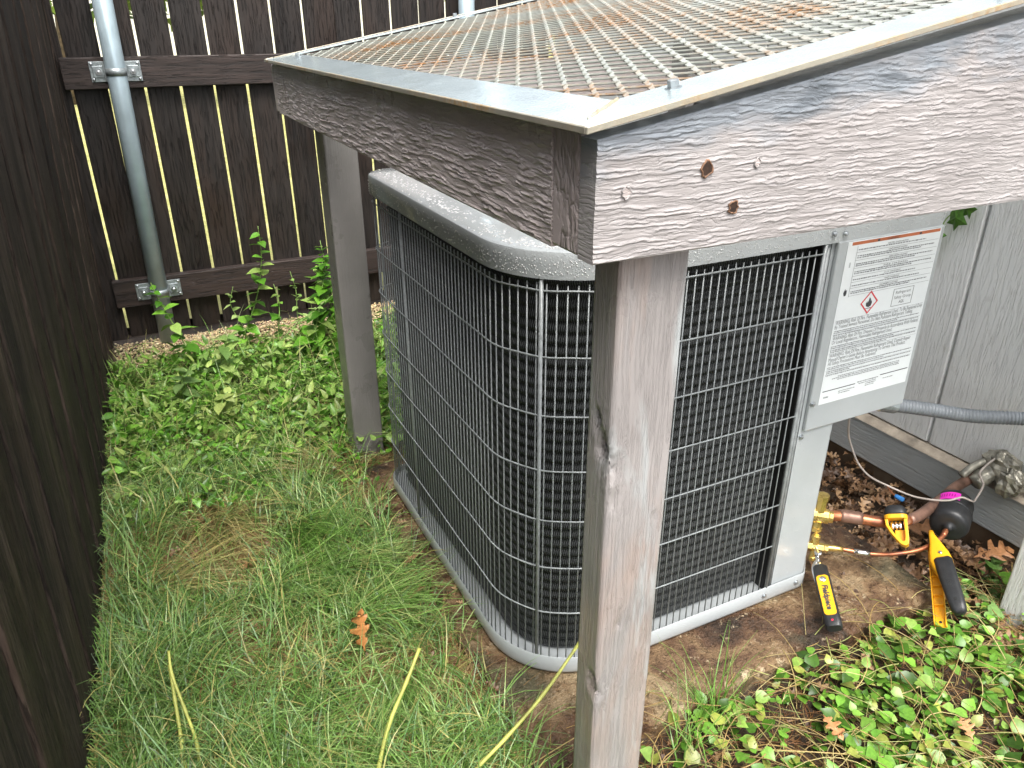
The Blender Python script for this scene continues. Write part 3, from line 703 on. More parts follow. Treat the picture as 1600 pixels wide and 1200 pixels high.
# normal pointing outward (towards -x on the left side)
sgn = 1 if dn[len(dn) // 3][0] < 0 else -1
z = .032
prof = [(0, -.0045), (.18, -.002), (.35, .001), (.5, .002), (.65, .001), (.82, -.002)]
while z < .806:
    for f_, d_ in prof:
        rings_.append([(p[0] + sgn * n_[0] * d_, p[1] + sgn * n_[1] * d_, z + f_ * .0205) for p, n_ in zip(dense, dn)])
    z += .0205
mb = MB(); mb.loops(rings_, closed=False); mb.build('coil', M['coil'], ac, smooth=True, fixn=False)
mb = MB(); mb.loops([[(p[0] - sgn * n_[0] * .02, p[1] - sgn * n_[1] * .02, zz) for p, n_ in zip(dense, dn)] for zz in (.03, .82)], closed=False)
mb.build('inner_liner', M['dark'], ac)
# guard wires
gp_ = plan(.0)[:nleft] + [(1.083, AY0)]
cum = [0]
for a, b_ in zip(gp_[:-1], gp_[1:]): cum.append(cum[-1] + math.hypot(b_[0] - a[0], b_[1] - a[1]))
def at_s(s):
    for i in range(len(cum) - 1):
        if s <= cum[i + 1] or i == len(cum) - 2:
            f_ = (s - cum[i]) / (cum[i + 1] - cum[i]); a, b_ = gp_[i], gp_[i + 1]
            return (a[0] + (b_[0] - a[0]) * f_, a[1] + (b_[1] - a[1]) * f_)
wire = None; s = cum[-1] - .022; k = 0; O = Vector(ac['_o'])
while s > .01:
    x, y = at_s(s)
    if wire is None:
        mbw = MB().tube([(0, 0, .036), (0, 0, .42), (0, 0, .806)], 0.00128, 6); mbw.v = [(a + O.x, b_ + O.y, c_ + O.z) for a, b_, c_ in mbw.v]
        wire = mbw.build('guard_wire', M['ac_wire'], ac, smooth=True); wire.location = (x - O.x, y - O.y, 0)
    else: inst(wire, 'guard_wire', (x - O.x, y - O.y, random.uniform(-.0015, .0015)), ac)
    s -= .01655; k += 1
ins = [(p[0] - sgn * 0, p[1]) for p in gp_]
gn = normals(gp_)
for zc in (.040, .156, .262, .366, .470, .577, .684, .796):
    pth = [(p[0] + sgn * n_[0] * .0026, p[1] + sgn * n_[1] * .0026, zc + .0008 * math.sin(i * .9)) for i, (p, n_) in enumerate(zip(gp_, gn))]
    MB().tube(pth, .00155, 6).build('guard_rail_wire', M['ac_wire'], ac, smooth=True)
for s in (cum[-1] - .562, .28, cum[-1] - .004, cum[-1] + 0):
    x, y = at_s(s); 
    if s == cum[-1]: x, y = 1.0905, AY0 + .004
    MB().tube([(x, y - (.003 if s > .3 else 0), .034), (x, y - (.003 if s > .3 else 0), .815)], .0036 if s > .3 else .003, 10).build('guard_support', M['ac_wire'], ac, smooth=True)
# cap
def cap():
    mb = MB(); outer = plan(.007, chamfer=False); n = len(outer); cx, cy = .94, 1.39
    def rg(off, z): return [(x, y, z) for x, y in plan(off, chamfer=False)]
    rings = [rg(.003, .8155), rg(.007, .8155), rg(.0075, .838), rg(.0072, .8545), rg(.0055, .8580), rg(.0025, .8600), rg(-.003, .8610), rg(-.045, .862), rg(-.060, .8635)]
    for (rr, z) in ((.345, .872), (.335, .886), (.325, .889), (.318, .885), (.315, .84)):
        c_ = []
        for x, y in outer:
            a = math.atan2(y - cy, x - cx); c_.append((cx + rr * math.cos(a), cy + rr * math.sin(a), z))
        rings.append(c_)
    mb.loops(rings); return mb
cap_o = cap().build('top_cap', M['ac_wet'], ac, smooth=True); cap_o.modifiers.new('es', 'EDGE_SPLIT').split_angle = R(28)
for rr in (.04, .075, .11, .145, .18, .215, .25, .285):
    pts = [(.94 + rr * math.cos(2 * math.pi * k / 40), 1.39 + rr * math.sin(2 * math.pi * k / 40), .905 - .03 * (rr / .3) ** 2) for k in range(41)]
    MB().tube(pts, .0017, 6, cap=False).build('fan_guard_ring', M['ac_wire'], ac, smooth=True)
for k in range(12):
    a = 2 * math.pi * k / 12; MB().tube([(.94 + .035 * math.cos(a), 1.39 + .035 * math.sin(a), .902), (.94 + .2 * math.cos(a), 1.39 + .2 * math.sin(a), .889), (.94 + .32 * math.cos(a), 1.39 + .32 * math.sin(a), .874)], .002, 6).build('fan_guard_spoke', M['ac_wire'], ac, smooth=True)
MB().lathe((.94, 1.39, .70), (0, 0, 1), [(0, .07), (.12, .07), (.13, .05)], 24).build('fan_motor', M['fan'], ac, smooth=True)
for k in range(4):
    a = math.pi / 2 * k; mb = MB(); rows = []
    for rr, tw in ((.06, .35), (.16, .3), (.29, .2)):
        rows.append([(.94 + rr * math.cos(a + d), 1.39 + rr * math.sin(a + d), .74 + d * tw * rr * 2) for d in (-.5, -.2, .2, .5)])
    mb.loops(rows, closed=False); fo = mb.build('fan_blade', M['fan'], ac, smooth=True); fo.modifiers.new('t', 'SOLIDIFY').thickness = .003
# front right metalwork
MB().box(1.081, 1.0965, AY0 + .006, AY0 + .05, .03, .816).build('corner_gap', M['dark'], ac)
mb = MB(); mb.loops([[(x, y, z) for x, y in ((1.0975, AY0 + .03), (1.0975, AY0), (1.19, AY0), (1.197, AY0 + .004), (1.250, AY0 + .057), (1.375, AY0 + .180), (1.385, AY0 + .2), (1.385, 1.74), (1.335, 1.788), (.56, 1.788))] for z in (.032, .817)], closed=False)
mb.build('corner_panel', M['ac'], ac, bevel=0)
mb = MB(); mb.loops([[(x, y, z) for x, y in ((1.085, AY0 + .05), (1.097, AY0 + .031))] for z in (.032, .817)], closed=False); mb.build('inner_liner', M['dark'], ac)
svc = MB().box(1.1045, 1.3855, AY0 - .009, AY0 - .0005, .432, .8165)
svc.build('service_panel', M['ac'], ac, bevel=.0025)
MB().box(1.202, 1.3845, AY0 - .0003, AY0 + .19, .440, .816).build('control_box', M['ac'], ac, bevel=.002)
def screw(x, y, z, r=.0055, d=(0, -1, 0), hexn=6):
    MB().lathe((x, y, z), d, [(0, r * 1.35), (.0012, r * 1.35), (.0013, r * .85), (.0045, r * .8), (.005, r * .5)], 12).build('screw', M['bolt'], ac)
for (x, y, z) in ((1.088, AY0 - .0085, .833), (1.116, AY0 - .0085, .830), (1.111, AY0 - .0093, .493), (1.106, AY0 - .0002, .416), (1.073, AY0 - .0075, .027), (1.166, AY0 - .0072, .03)): screw(x, y, z, .0045)
mbn = plan(.008, chamfer=False)
screw(.5555, .9795, .840, .005, (-.62, -.78, 0)); screw(.5555, .9805, .030, .0045, (-.62, -.78, 0))
# rain beads on the cap and panel
def beads():
    V = []; F = []; base = []; 
    hemi = [(0, 0, 1)] + [(math.cos(a) * .75, math.sin(a) * .75, .66) for a in np.arange(6) * math.pi / 3] + [(math.cos(a), math.sin(a), 0) for a in np.arange(6) * math.pi / 3]
    hf = [(0, 1 + k, 1 + (k + 1) % 6) for k in range(6)]
    hf2 = [(1 + k, 7 + k, 7 + (k + 1) % 6, 1 + (k + 1) % 6) for k in range(6)]
    def add(c, n, s, flat=.6):
        n = Vector(n).normalized(); u = n.orthogonal().normalized(); w_ = n.cross(u); o = len(V)
        for a, b_, d_ in hemi: V.append(Vector(c) + (u * a + w_ * b_) * s + n * d_ * s * flat)
        for f_ in hf: F.append(tuple(i + o for i in f_))
        for f_ in hf2: F.append(tuple(i + o for i in f_))
    # top surface visible strip
    for i in range(3800):
        x = random.uniform(AX0 - .002, AX0 + .14) if i % 2 else random.uniform(AX0, AX1); y = random.uniform(AY0 - .002, AY1 - .05) if i % 2 else random.uniform(AY0 - .003, AY0 + .1)
        rr = RC; cx_, cy_ = AX0 + rr, AY0 + rr
        if x < cx_ and y < cy_ and math.hypot(x - cx_, y - cy_) > rr - .004: continue
        z = .8612 if (min(x - AX0, y - AY0) > .012) else .8600
        add((x, y, z), (0, 0, 1), random.choice((.0012, .0016, .0022, .0032)) , .5)
    pl = plan(.0078, chamfer=False); 
    seglen = []
    for i in range(600):
        k = random.randrange(8, len(pl) - 12); a = Vector(pl[k]); b_ = Vector(pl[(k + 1) % len(pl)]); f_ = random.random(); p = a.lerp(b_, f_)
        d = (b_ - a); 
        if d.length > .2: p = a.lerp(b_, random.random())
        n = Vector((d.y, -d.x)).normalized() * sgn
        add((p.x, p.y, random.uniform(.820, .848)), (n.x, n.y, 0), random.choice((.0006, .0009, .0012, .0015)))
    for i in range(500):
        add((random.uniform(.75, 1.38), AY0 - .0082, random.uniform(.820, .848)), (0, -1, 0), random.choice((.0006, .0009, .0012)))
    for i in range(160): add((random.uniform(1.108, 1.38), AY0 - .0092, random.uniform(.44, .81)), (0, -1, 0), random.choice((.0005, .0008)))
    for i in range(200): add((random.uniform(1.100, 1.19), AY0 - .0003, random.uniform(.05, .42)), (0, -1, 0), random.choice((.0005, .0008)))
    mb = MB(); mb.v = [tuple(v) for v in V]; mb.f = F; o = mb.build('water_droplets', M['drop'], ac, smooth=True, fixn=False); o['kind'] = 'stuff'
beads()

# label
def text_mesh(txt, size, width=None, shear=0, bold=0):
    cu = bpy.data.curves.new('t', 'FONT'); cu.body = txt; cu.size = size; cu.resolution_u = 2; cu.shear = shear; cu.offset = bold
    ob = bpy.data.objects.new('t', cu); COL.objects.link(ob); dg = bpy.context.evaluated_depsgraph_get(); dg.update()
    me = bpy.data.meshes.new_from_object(ob.evaluated_get(dg)); vs = [v.co.copy() for v in me.vertices]; fs = [tuple(p.vertices) for p in me.polygons]
    bpy.data.objects.remove(ob); bpy.data.curves.remove(cu)
    if width and vs:
        x0 = min(v.x for v in vs); x1 = max(v.x for v in vs); k = width / (x1 - x0); vs = [Vector(((v.x - x0) * k, v.y, 0)) for v in vs]
    return vs, fs
LX0, LX1, LZ0, LZ1 = 1.127, 1.3745, .4865, .8135; LW_, LH = LX1 - LX0, LZ1 - LZ0; LYf = AY0 - .0098
lab = MB().box(LX0, LX1, LYf, AY0 - .0092, LZ0, LZ1).build('warning_label', M['label'], ac)
def P2(u, v, d=.0003): return (LX0 + u * LW_, LYf - d, LZ1 - v * LH)
def rect(mb, u0, u1, v0, v1, d=.0003): mb.add([P2(u0, v0, d), P2(u0, v1, d), P2(u1, v1, d), P2(u1, v0, d)], [(0, 1, 2, 3)])
ink = MB(); gink = MB()
def put(mb, txt, u, v, size, width=None, d=.0004, shear=0):
    vs, fs = text_mesh(txt, size, width * LW_ if width else None, shear); mb.add([(LX0 + u * LW_ + a.x, LYf - d, LZ1 - v * LH + a.y) for a in vs], fs)
def micro(u0, u1, v, h_=.0055, dens=.85):
    u = u0
    while u < u1:
        w_ = random.uniform(.006, .028); rect(gink, u, min(u + w_, u1), v, v + h_ * random.uniform(.75, 1.1), .0003); u += w_ + random.uniform(.003, .006)
rect_o = MB(); rect(rect_o, .04, .985, .004, .022, .0002); rect_o.build('printed_band', M['orangeink'], lab)
rect(ink, .30, .325, .008, .020); rect(ink, .75, .775, .008, .020)
put(ink, 'WARNING', .40, .022, .0065)
v = .036
for blk, (nl, hd) in enumerate(((1, .22), (2, .2), (2, .2), (2, .26), (1, .18), (1, .16), (2, .2))):
    put(ink, ['ELECTRIC SHOCK HAZARD', 'UNIT DAMAGE HAZARD', 'EXPLOSION HAZARD', 'FIRE HAZARD', 'CUT HAZARD', 'PARTS WARNING', 'EQUIPMENT HAZARD'][blk], .42 + .02 * (blk % 3), v + .009, .0042, hd)
    v += .013
    for q in range(nl): micro(.115, random.uniform(.72, .95) if q == nl - 1 else .95, v, .0065); v += .0105
    v += .006; rect(gink, .10, .985, v, v + .0016); v += .006
vb = v
rect(gink, .10, .1035, .03, vb)
for k in range(5): rect(gink, .045, .06, .12 + k * .006, .123 + k * .006)
# little flame by the margin
ink.add([P2(.05, .315), P2(.04, .295), P2(.055, .272), P2(.062, .285), P2(.072, .278), P2(.075, .30), P2(.068, .315)], [tuple(range(7))])
# diamond with flame
dm = MB(); cu_, cv_ = .345, .385; a_, b__ = .095, .072
for k in range(4):
    an = math.pi / 2 * k; an2 = an + math.pi / 2
    p1, p2 = (cu_ + a_ * math.cos(an), cv_ + b__ * math.sin(an)), (cu_ + a_ * math.cos(an2), cv_ + b__ * math.sin(an2))
    q1, q2 = (cu_ + a_ * .82 * math.cos(an), cv_ + b__ * .82 * math.sin(an)), (cu_ + a_ * .82 * math.cos(an2), cv_ + b__ * .82 * math.sin(an2))
    dm.add([P2(*p1), P2(*p2), P2(*q2), P2(*q1)], [(0, 1, 2, 3)])
dm.build('hazard_diamond', M['redink'], lab)
fl = [(.0, .030), (-.028, .022), (-.034, .004), (-.020, -.010), (-.018, .004), (-.008, -.012), (-.004, -.032), (.012, -.020), (.018, -.004), (.024, -.012), (.032, .006), (.024, .024)]
ink.add([P2(cu_ + a, cv_ + b_) for a, b_ in fl], [tuple(range(len(fl)))]); rect(ink, cu_ - .03, cu_ + .03, cv_ + .034, cv_ + .038)
# box
for r_ in ((.60, .83, .335, .338), (.60, .83, .442, .445), (.60, .606, .338, .442), (.824, .83, .338, .442)): rect(gink, *r_)
for i, (tx, wd) in enumerate((('Refrigerant', .17), ('Safety Group', .19), ('A2L', .06))): put(ink if i == 2 else gink, tx, .715 - wd / 2, .368 + i * .031, .0088, wd)
rect(gink, .02, .98, .462, .4635)
v = .487
for lines, wds, mc in ((('WARNING: Risk Of Fire. Flammable Refrigerant Used. To Be Repaired Only', 'By Trained Service Personnel. Do Not Puncture Refrigerant Tubing.'), (.96, .86), 3),
                       (('WARNING: Risk Of Fire. Dispose Of Properly In Accordance With Federal', 'Or Local Regulations. Flammable Refrigerant Used.'), (.95, .66), 4),
                       (('WARNING: Risk Of Fire. Flammable Refrigerant Used. Consult Repair', "Manual/Owner's Guide Before Attempting To Service This Product.", 'All Safety Precautions Must Be Followed.'), (.91, .86, .53), 5)):
    for tx, wd in zip(lines, wds): put(gink, tx, .02, v, .0112, wd); v += .0255
    v -= .013
    for q in range(mc):
        micro(.02, .97 if q % 2 == 0 else random.uniform(.25, .8), v, .0058); v += .0105
        if q % 2: rect(gink, .01, .985, v, v + .0012); v += .004
    v += .022
for q in range(3):
    micro(.16 if q % 2 == 0 else .1, .86, v - .012, .0058); v += .0105
    if v > .89: break
rect(ink, .02, .38, .912, .9175); rect(ink, .66, .985, .896, .9015)
micro(.40, .64, .905, .006); micro(.42, .62, .918, .006); micro(.20, .38, .935); micro(.20, .33, .948); micro(.5, .62, .93); micro(.5, .6, .943); micro(.70, .82, .925)
for k in range(7): rect(gink, .04 + k * .008, .045 + k * .008, .95 + .004 * (k % 2), .962)
ink.build('printed_text', M['ink'], lab, fixn=False); gink.build('printed_text', M['greyink'], lab, fixn=False)
for o in lab.children: o['kind'] = 'stuff' if o.name.startswith('printed_text') else 'part'
for o in lab.children:
    if o['kind'] == 'part': del o['kind']

# service valves (fixed to the unit) 
vd = Vector((.7071, -.7071, 0))
def valve(cx_, cy_, z, big):
    r_ = .017 if big else .011; c = Vector((cx_, cy_, z)); b0 = c - vd * .02
    vb_ = MB().lathe(b0, vd, [(0, r_ * 1.1), (.015, r_ * 1.1), (.016, r_), (.04, r_), (.042, r_ * .8), (.05, r_ * .8)], 6 if not big else 16).build('service_valve', M['brass'], ac, bevel=.001)
    MB().lathe(c + Vector((0, 0, r_ * .8)), (0, 0, 1), [(0, r_ * .75), (.03 if big else .012, r_ * .75), (.031 if big else .013, r_ * .9), (.042 if big else .022, r_ * .9), (.044 if big else .024, r_ * .5)], 8).build('valve_stem', M['brass'], vb_)
    MB().lathe(c - Vector((0, 0, r_ * .8)), (0, 0, -1), [(0, r_ * .6), (.018, r_ * .6), (.019, r_ * .75), (.028, r_ * .75)], 8).build('valve_stem', M['brass'], vb_)
valve(1.268, .992, .145, True); valve(1.256, .978, .070, False)

# ------------------------------------------------------------------ refrigerant lines
tl_ = thing('suction_line', 'thick weathered copper pipe bending from the unit to the wall', 'copper pipe', (1.5, .93, -.05))
pp = catmull([(1.275, .985, .145), (1.326, .966, .140), (1.374, .929, .135), (1.416, .910, .130), (1.484, .904, .125), (1.603, .930, .12), (1.70, .950, .125), (1.80, .955, .135)], 7)
MB().tube(pp[:27], .0125, 14).build('bright_pipe', M['copper'], tl_, smooth=True); MB().tube(pp[26:], .0128, 14).build('dull_pipe', M['old_copper'], tl_, smooth=True)
MB().tube(pp[5:12], [.0145, .0155, .0152, .0152, .0152, .0155, .0145], 14).build('sleeve', M['old_copper'], tl_, smooth=True)
ll = thing('liquid_line', 'thin bright copper pipe running from the lower valve into the black filter', 'copper pipe', (1.42, .87, -.05))
pp = catmull([(1.262, .972, .070), (1.299, .947, .070), (1.351, .903, .068), (1.406, .876, .068), (1.463, .857, .075), (1.520, .856, .085), (1.553, .866, .094), (1.577, .876, .102)], 6)
MB().tube(pp, .0052, 12).build('pipe', M['copper'], ll, smooth=True)
MB().tube(pp[:8], [.0095, .0095, .0088, .0082, .0075, .0070, .0065, .0058], 12).build('flared_end', M['brass'], ll, smooth=True)
MB().tube(pp[9:13], .0066, 12).build('coupling', M['chrome'], ll, smooth=True); MB().tube(pp[-11:-7], .0066, 12).build('coupling', M['copper'], ll, smooth=True)
fd = thing('filter_drier', 'black painted cylinder filter with a pink sticker by the wall', 'filter', (1.63, .9, .05))
fa = Vector((1.574, .875, .100)); fdx = (Vector((.86, .50, .07))).normalized()
MB().lathe(fa - fdx * .022, fdx, [(-.004, .008), (.003, .009), (.004, .020), (.006, .034), (.010, .0395), (.018, .0423), (.027, .0425), (.100, .0425), (.108, .040), (.115, .028), (.120, .011), (.15, .010)], 40).build('body', M['blackpl'], fd, smooth=True)
MB().lathe(fa + fdx * .030, fdx, [(0, .0425), (.0015, .0440), (.003, .0425)], 40).build('seam', M['blackpl'], fd, smooth=True)
fu = fdx.cross(Vector((0, 0, 1))).normalized(); fw = fu.cross(fdx).normalized()
if fw.z < 0: fw = -fw
tocam = (Vector((0, 0, 1.17)) - fa); tocam = (tocam - fdx * tocam.dot(fdx)).normalized()
sideways = fdx.cross(tocam).normalized()
if sideways.x > 0: sideways = -sideways
def cylp(along, ang, r=.0431): return fa + fdx * along + (tocam * math.cos(ang) + sideways * math.sin(ang)) * r
stk = MB(); rows = []
for k in range(13):
    rows.append([cylp(.040 + .030 * j / 3, R(-12 + 62 * k / 12)) for j in range(4)])
stk.loops(rows, closed=False).build('sticker', M['pink'], fd, smooth=True)
for k in range(6):
    a = R(2 + 7.5 * k); q = MB(); q.add([cylp(.050, a, .0434), cylp(.062, a, .0434), cylp(.062, a + R(3), .0434), cylp(.050, a + R(3), .0434)], [(0, 1, 2, 3)])
    q.build('printed_mark', M['pinkink'], fd)

# tape bundle and sleeves at the wall
tb = thing('tape_bundle', 'crumpled silvery tape bundle where the pipes enter the wall', 'tape bundle', (1.79, .92, .1))
def crumple(c, r3, seed, n=20):
    mb = MB(); rows = []
    for i in range(n // 2 + 1):
        th = math.pi * i / (n // 2); row = []
        for k in range(n):
            ph = 2 * math.pi * k / n; d = Vector((math.sin(th) * math.cos(ph), math.sin(th) * math.sin(ph), math.cos(th)))
            s_ = 1 + .38 * noise.noise(d * 2.2 + Vector((seed, 0, 0))) + .18 * abs(noise.noise(d * 6 + Vector((seed, 5, 0))))
            row.append((c[0] + d.x * r3[0] * s_, c[1] + d.y * r3[1] * s_, c[2] + d.z * r3[2] * s_))
        rows.append(row)
    return mb.loops(rows)
crumple((1.795, .915, .178), (.03, .046, .032), 3).build('tape_wad', M['foil'], tb, smooth=False)
crumple((1.785, .880, .150), (.03, .030, .036), 9).build('tape_wad', M['foil'], tb, smooth=False)
MB().tube(catmull([(1.735, .935, .130), (1.765, .93, .148), (1.80, .915, .170)], 5), [.019] * 3 + [.022] * 4 + [.024] * 4, 12).build('taped_sleeve', M['foil'], tb, smooth=True)
MB().tube(catmull([(1.722, .962, .140), (1.755, .955, .165), (1.795, .935, .190)], 5), [.010] * 11, 10).build('taped_sleeve', M['foil'], tb, smooth=True)
st = thing('wall_strap', 'flat grey strap slanting across the siding beside the tape bundle', 'strap', (1.81, .82, .16))
MB().obox((1.812, .825, .205), (Vector((0, -.93, .37)), Vector((0, .37, .93)), (1, 0, 0)), (.062, .010, .003)).build('strap_bar', M['strap'], st, bevel=.001)
MB().obox((1.808, .838, .155), (Vector((0, .1, .99)), Vector((0, .99, -.1)), (1, 0, 0)), (.030, .006, .003)).build('strap_leg', M['strap'], st, bevel=.001)

# conduit
cd = thing('conduit', 'grey ribbed flexible conduit curving from the unit across the siding', 'conduit', (1.6, .95, .3))
path = catmull([(1.395, 1.010, .410), (1.425, 1.030, .386), (1.470, 1.024, .371), (1.56, .988, .353), (1.66, .941, .334), (1.74, .874, .340), (1.775, .80, .355), (1.79, .70, .37)], 26)
dense_p = []; acc = 0
for a, b_ in zip(path[:-1], path[1:]):
    n = max(1, int((b_ - a).length / .0016))
    for k in range(n): dense_p.append(a.lerp(b_, k / n))
dense_p = dense_p[:1400]
i0 = next(i for i, p in enumerate(dense_p) if p.x > 1.478)
body = dense_p[i0:]
MB().tube(body, [.0158 + .0011 * math.sin(i * 2 * math.pi / 4) for i in range(len(body))], 14).build('flexible_tube', M['conduit'], cd, smooth=True)
MB().tube(dense_p[max(0, i0 - 22):i0 + 4], .0205, 16).build('connector', M['bracket'], cd, smooth=False, bevel=.001)
MB().tube(dense_p[max(0, i0 - 30):i0 - 18], .0225, 6).build('lock_nut', M['galv_edge'], cd)
MB().tube(dense_p[0:i0 - 28], .0140, 12).build('elbow', M['bracket'], cd, smooth=True)

# thermostat wire
wr = thing('control_wire', 'thin beige control wire drooping from the unit over the black filter', 'wire', (1.5, .95, 0))
MB().tube(catmull([(1.352, 1.04, .44), (1.361, 1.038, .36), (1.400, 1.06, .29), (1.425, 1.065, .25), (1.450, 1.055, .20), (1.478, 1.035, .165), (1.520, 1.01, .14), (1.545, .965, .132), (1.560, .925, .140), (1.580, .895, .150), (1.610, .884, .156), (1.634, .872, .145), (1.660, .880, .138), (1.712, .900, .150), (1.730, .92, .155), (1.728, .925, .170), (1.756, .925, .19), (1.785, .92, .205)], 7), .0024, 8).build('cable', M['cable'], wr, smooth=True)
MB().tube([(1.516, 1.010, .14), (1.512, .996, .135), (1.514, .982, .128)], .0016, 6).build('bare_wire', M['copper'], wr)
MB().lathe((1.513, .985, .130), Vector((.45, -.85, -.25)), [(0, .0035), (.004, .0055), (.016, .0065), (.021, .0062), (.023, .003)], 8).build('wire_nut', M['bluenut'], wr)

# ------------------------------------------------------------------ tools
# pressure probe
pa, pb = Vector((1.2215, .9255, .058)), Vector((1.130, .792, .030))
pr = thing('pressure_probe', 'slim black probe with a yellow label plate hanging off the lower valve', 'probe', tuple(pb))
u = (pb - pa).normalized(); cz = (Vector((0, 0, 1.17)) - pa); wv = (cz - u * cz.dot(u)).normalized(); sv = u.cross(wv).normalized()
def rr_section(hx, hy, r, n=4):
    P = []
    for cx_, cy_, a0 in ((hx - r, hy - r, 0), (-hx + r, hy - r, 90), (-hx + r, -hy + r, 180), (hx - r, -hy + r, 270)):
        for k in range(n + 1): a = R(a0 + 90 * k / n); P.append((cx_ + r * math.cos(a), cy_ + r * math.sin(a)))
    return P
def loft(stations, o, ax, sx, sy):
    """stations: (dist, halfx, halfy, corner r, offx, offy)"""
    mb = MB(); rings = []
    for d, hx, hy, r_, ox, oy in stations: rings.append([o + ax * d + sx * (a + ox) + sy * (b_ + oy) for a, b_ in rr_section(hx, hy, r_)])
    return mb.loops(rings, cap0=True, cap1=True)
PL = (pb - pa).length
loft([(0, .013, .012, .009, 0, 0), (.003, .0155, .0135, .010, 0, 0), (.03, .0165, .0145, .010, 0, 0), (PL * .8, .0172, .0145, .009, 0, 0), (PL - .006, .0172, .0135, .009, 0, 0), (PL, .0145, .010, .008, 0, 0)], pa, u, sv, wv).build('body', M['blackpl'], pr, smooth=True).modifiers.new('es', 'EDGE_SPLIT').split_angle = R(50)
pc = pa + u * (PL * .53) + wv * .0149
MB().prism(rr_section(PL * .325, .0125, .008), pc, u, sv, wv, -.003, .0008).build('label_plate', M['yellow'], pr, bevel=.0004)
MB().lathe(pa + u * .045 + wv * .0150, wv, [(0, .0075), (.0012, .0075), (.0016, .005)], 20).build('button_ring', M['chrome'], pr, smooth=True)
MB().lathe(pa + u * .045 + wv * .0164, wv, [(0, .0045), (.0008, .004)], 16).build('button', M['bracket'], pr, smooth=True)
vs, fs = text_mesh('Fieldpiece', .0160, .066, .15, .0007)
mbt = MB(); mbt.add([pa + u * (.062 + a.x) + (-sv if sv.x > 0 else sv) * (a.y - .004) * (-1 if False else 1) + wv * .0160 for a in vs], fs)
# text must read with its top towards +x side of the probe
tops = sv if sv.x > 0 else -sv
mbt = MB(); mbt.add([pa + u * (.062 + a.x) + tops * (a.y - .0045) + wv * .0163 for a in vs], fs); mbt.build('printed_name', M['ink'], pr, fixn=False)
MB().lathe(pb - u * .012 + wv * .0128, wv, [(0, .0028), (.001, .0026)], 10).build('indicator', M['red'], pr)
MB().tube([pa - u * .001, pa - u * .010], .0075, 12).build('collar', M['chrome'], pr, smooth=True)
MB().tube(catmull([pa - u * .008, pa - u * .022 + Vector((.002, .004, .003)), Vector((1.243, .958, .072)), Vector((1.254, .975, .070))], 5), .0052, 12).build('connector', M['chrome'], pr, smooth=True)
MB().lathe(Vector((1.238, .950, .072)), (-.2, -.1, 1), [(0, .0075), (.006, .0085), (.009, .0085), (.010, .006)], 14).build('connector_knob', M['chrome'], pr, smooth=True)
mbh = MB(); MB().tube(catmull([(1.232, .945, .062), (1.212, .935, .055), (1.200, .915, .045), (1.197, .90, .03)], 5), .004, 10).build('relief_hose', M['chrome'], pr, smooth=True)

# clamp with long handle on the thin pipe
ca, cb = Vector((1.508, .872, .095)), Vector((1.380, .700, .040))
pc_ = thing('pipe_clamp', 'long yellow spring clamp with black grip biting the thin copper pipe', 'clamp', tuple(cb))
u = (cb - ca).normalized(); CL = (cb - ca).length; cz = (Vector((0, 0, 1.17)) - ca); wv = (cz - u * cz.dot(u)).normalized(); sv = u.cross(wv).normalized()
if sv.x < 0: sv = -sv
loft([(-.004, .005, .006, .004, .0, 0), (.010, .0065, .009, .005, .0, 0), (.035, .0120, .012, .006, .002, 0), (.065, .0205, .014, .008, .003, 0), (.085, .0235, .015, .009, .003, 0), (.105, .0215, .015, .009, .004, 0), (.14, .014, .010, .008, .008, -.001), (CL - .01, .010, .008, .006, .008, -.001)], ca, u, sv, wv).build('upper_jaw', M['yellow'], pc_, smooth=True)
loft([(.082, .0165, .008, .007, .007, .009), (.088, .0190, .012, .009, .007, .009), (.13, .0185, .013, .009, .007, .009), (CL - .02, .0165, .013, .009, .008, .008), (CL - .004, .0145, .011, .009, .008, .007), (CL + .002, .009, .006, .005, .008, .006)], ca, u, sv, wv).build('grip', M['blackpl'], pc_, smooth=True)
vs, fs = text_mesh('Fieldpiece', .014, .062); q = MB(); q.add([ca + u * (.100 + a.x) + sv * (a.y + .003) + wv * (.0224) for a in vs], fs); q.build('raised_name', M['fan'], pc_, fixn=False)
MB().lathe(ca + u * (CL - .026) + sv * .008 + wv * .0208, wv, [(0, .004), (.0007, .0038), (.0008, .0022)], 14).build('grip_hole', M['dark'], pc_)
MB().lathe(ca + u * .068 + sv * .006 + wv * .0142, wv, [(0, .0045), (.0012, .004), (.0014, .002)], 14).build('rivet', M['chrome'], pc_, smooth=True)
# lower jaw: open ribbed channel
u2 = (u - sv * .16 - wv * .05).normalized(); s2 = (sv - u2 * sv.dot(u2)).normalized(); w2 = u2.cross(s2); w2 = w2 if w2.dot(wv) > 0 else -w2; c2 = ca + u * .035 - sv * .004 - wv * .004
def chan(d0, d1, x0, x1, y0, y1, name='lower_jaw', mat='orange'):
    return MB().obox(c2 + u2 * (d0 + d1) / 2 + s2 * (x0 + x1) / 2 + w2 * (y0 + y1) / 2, (u2, s2, w2), ((d1 - d0) / 2, (x1 - x0) / 2, (y1 - y0) / 2)).build(name, M[mat], pc_, bevel=.0008)
LJ = CL - .025
chan(0, LJ, -.0095, .0095, -.016, -.0135); chan(0, LJ, -.0122, -.0098, -.015, -.004); chan(0, LJ, .0098, .0122, -.015, -.006)
for k in range(6): chan(.025 + k * .024, .0267 + k * .024, -.0095, .0095, -.0132, -.006, 'rib')
MB().lathe(c2 + u2 * (LJ - .012) - w2 * .0132, w2, [(0, .003), (.0008, .003)], 12).build('rivet_hole', M['dark'], pc_)

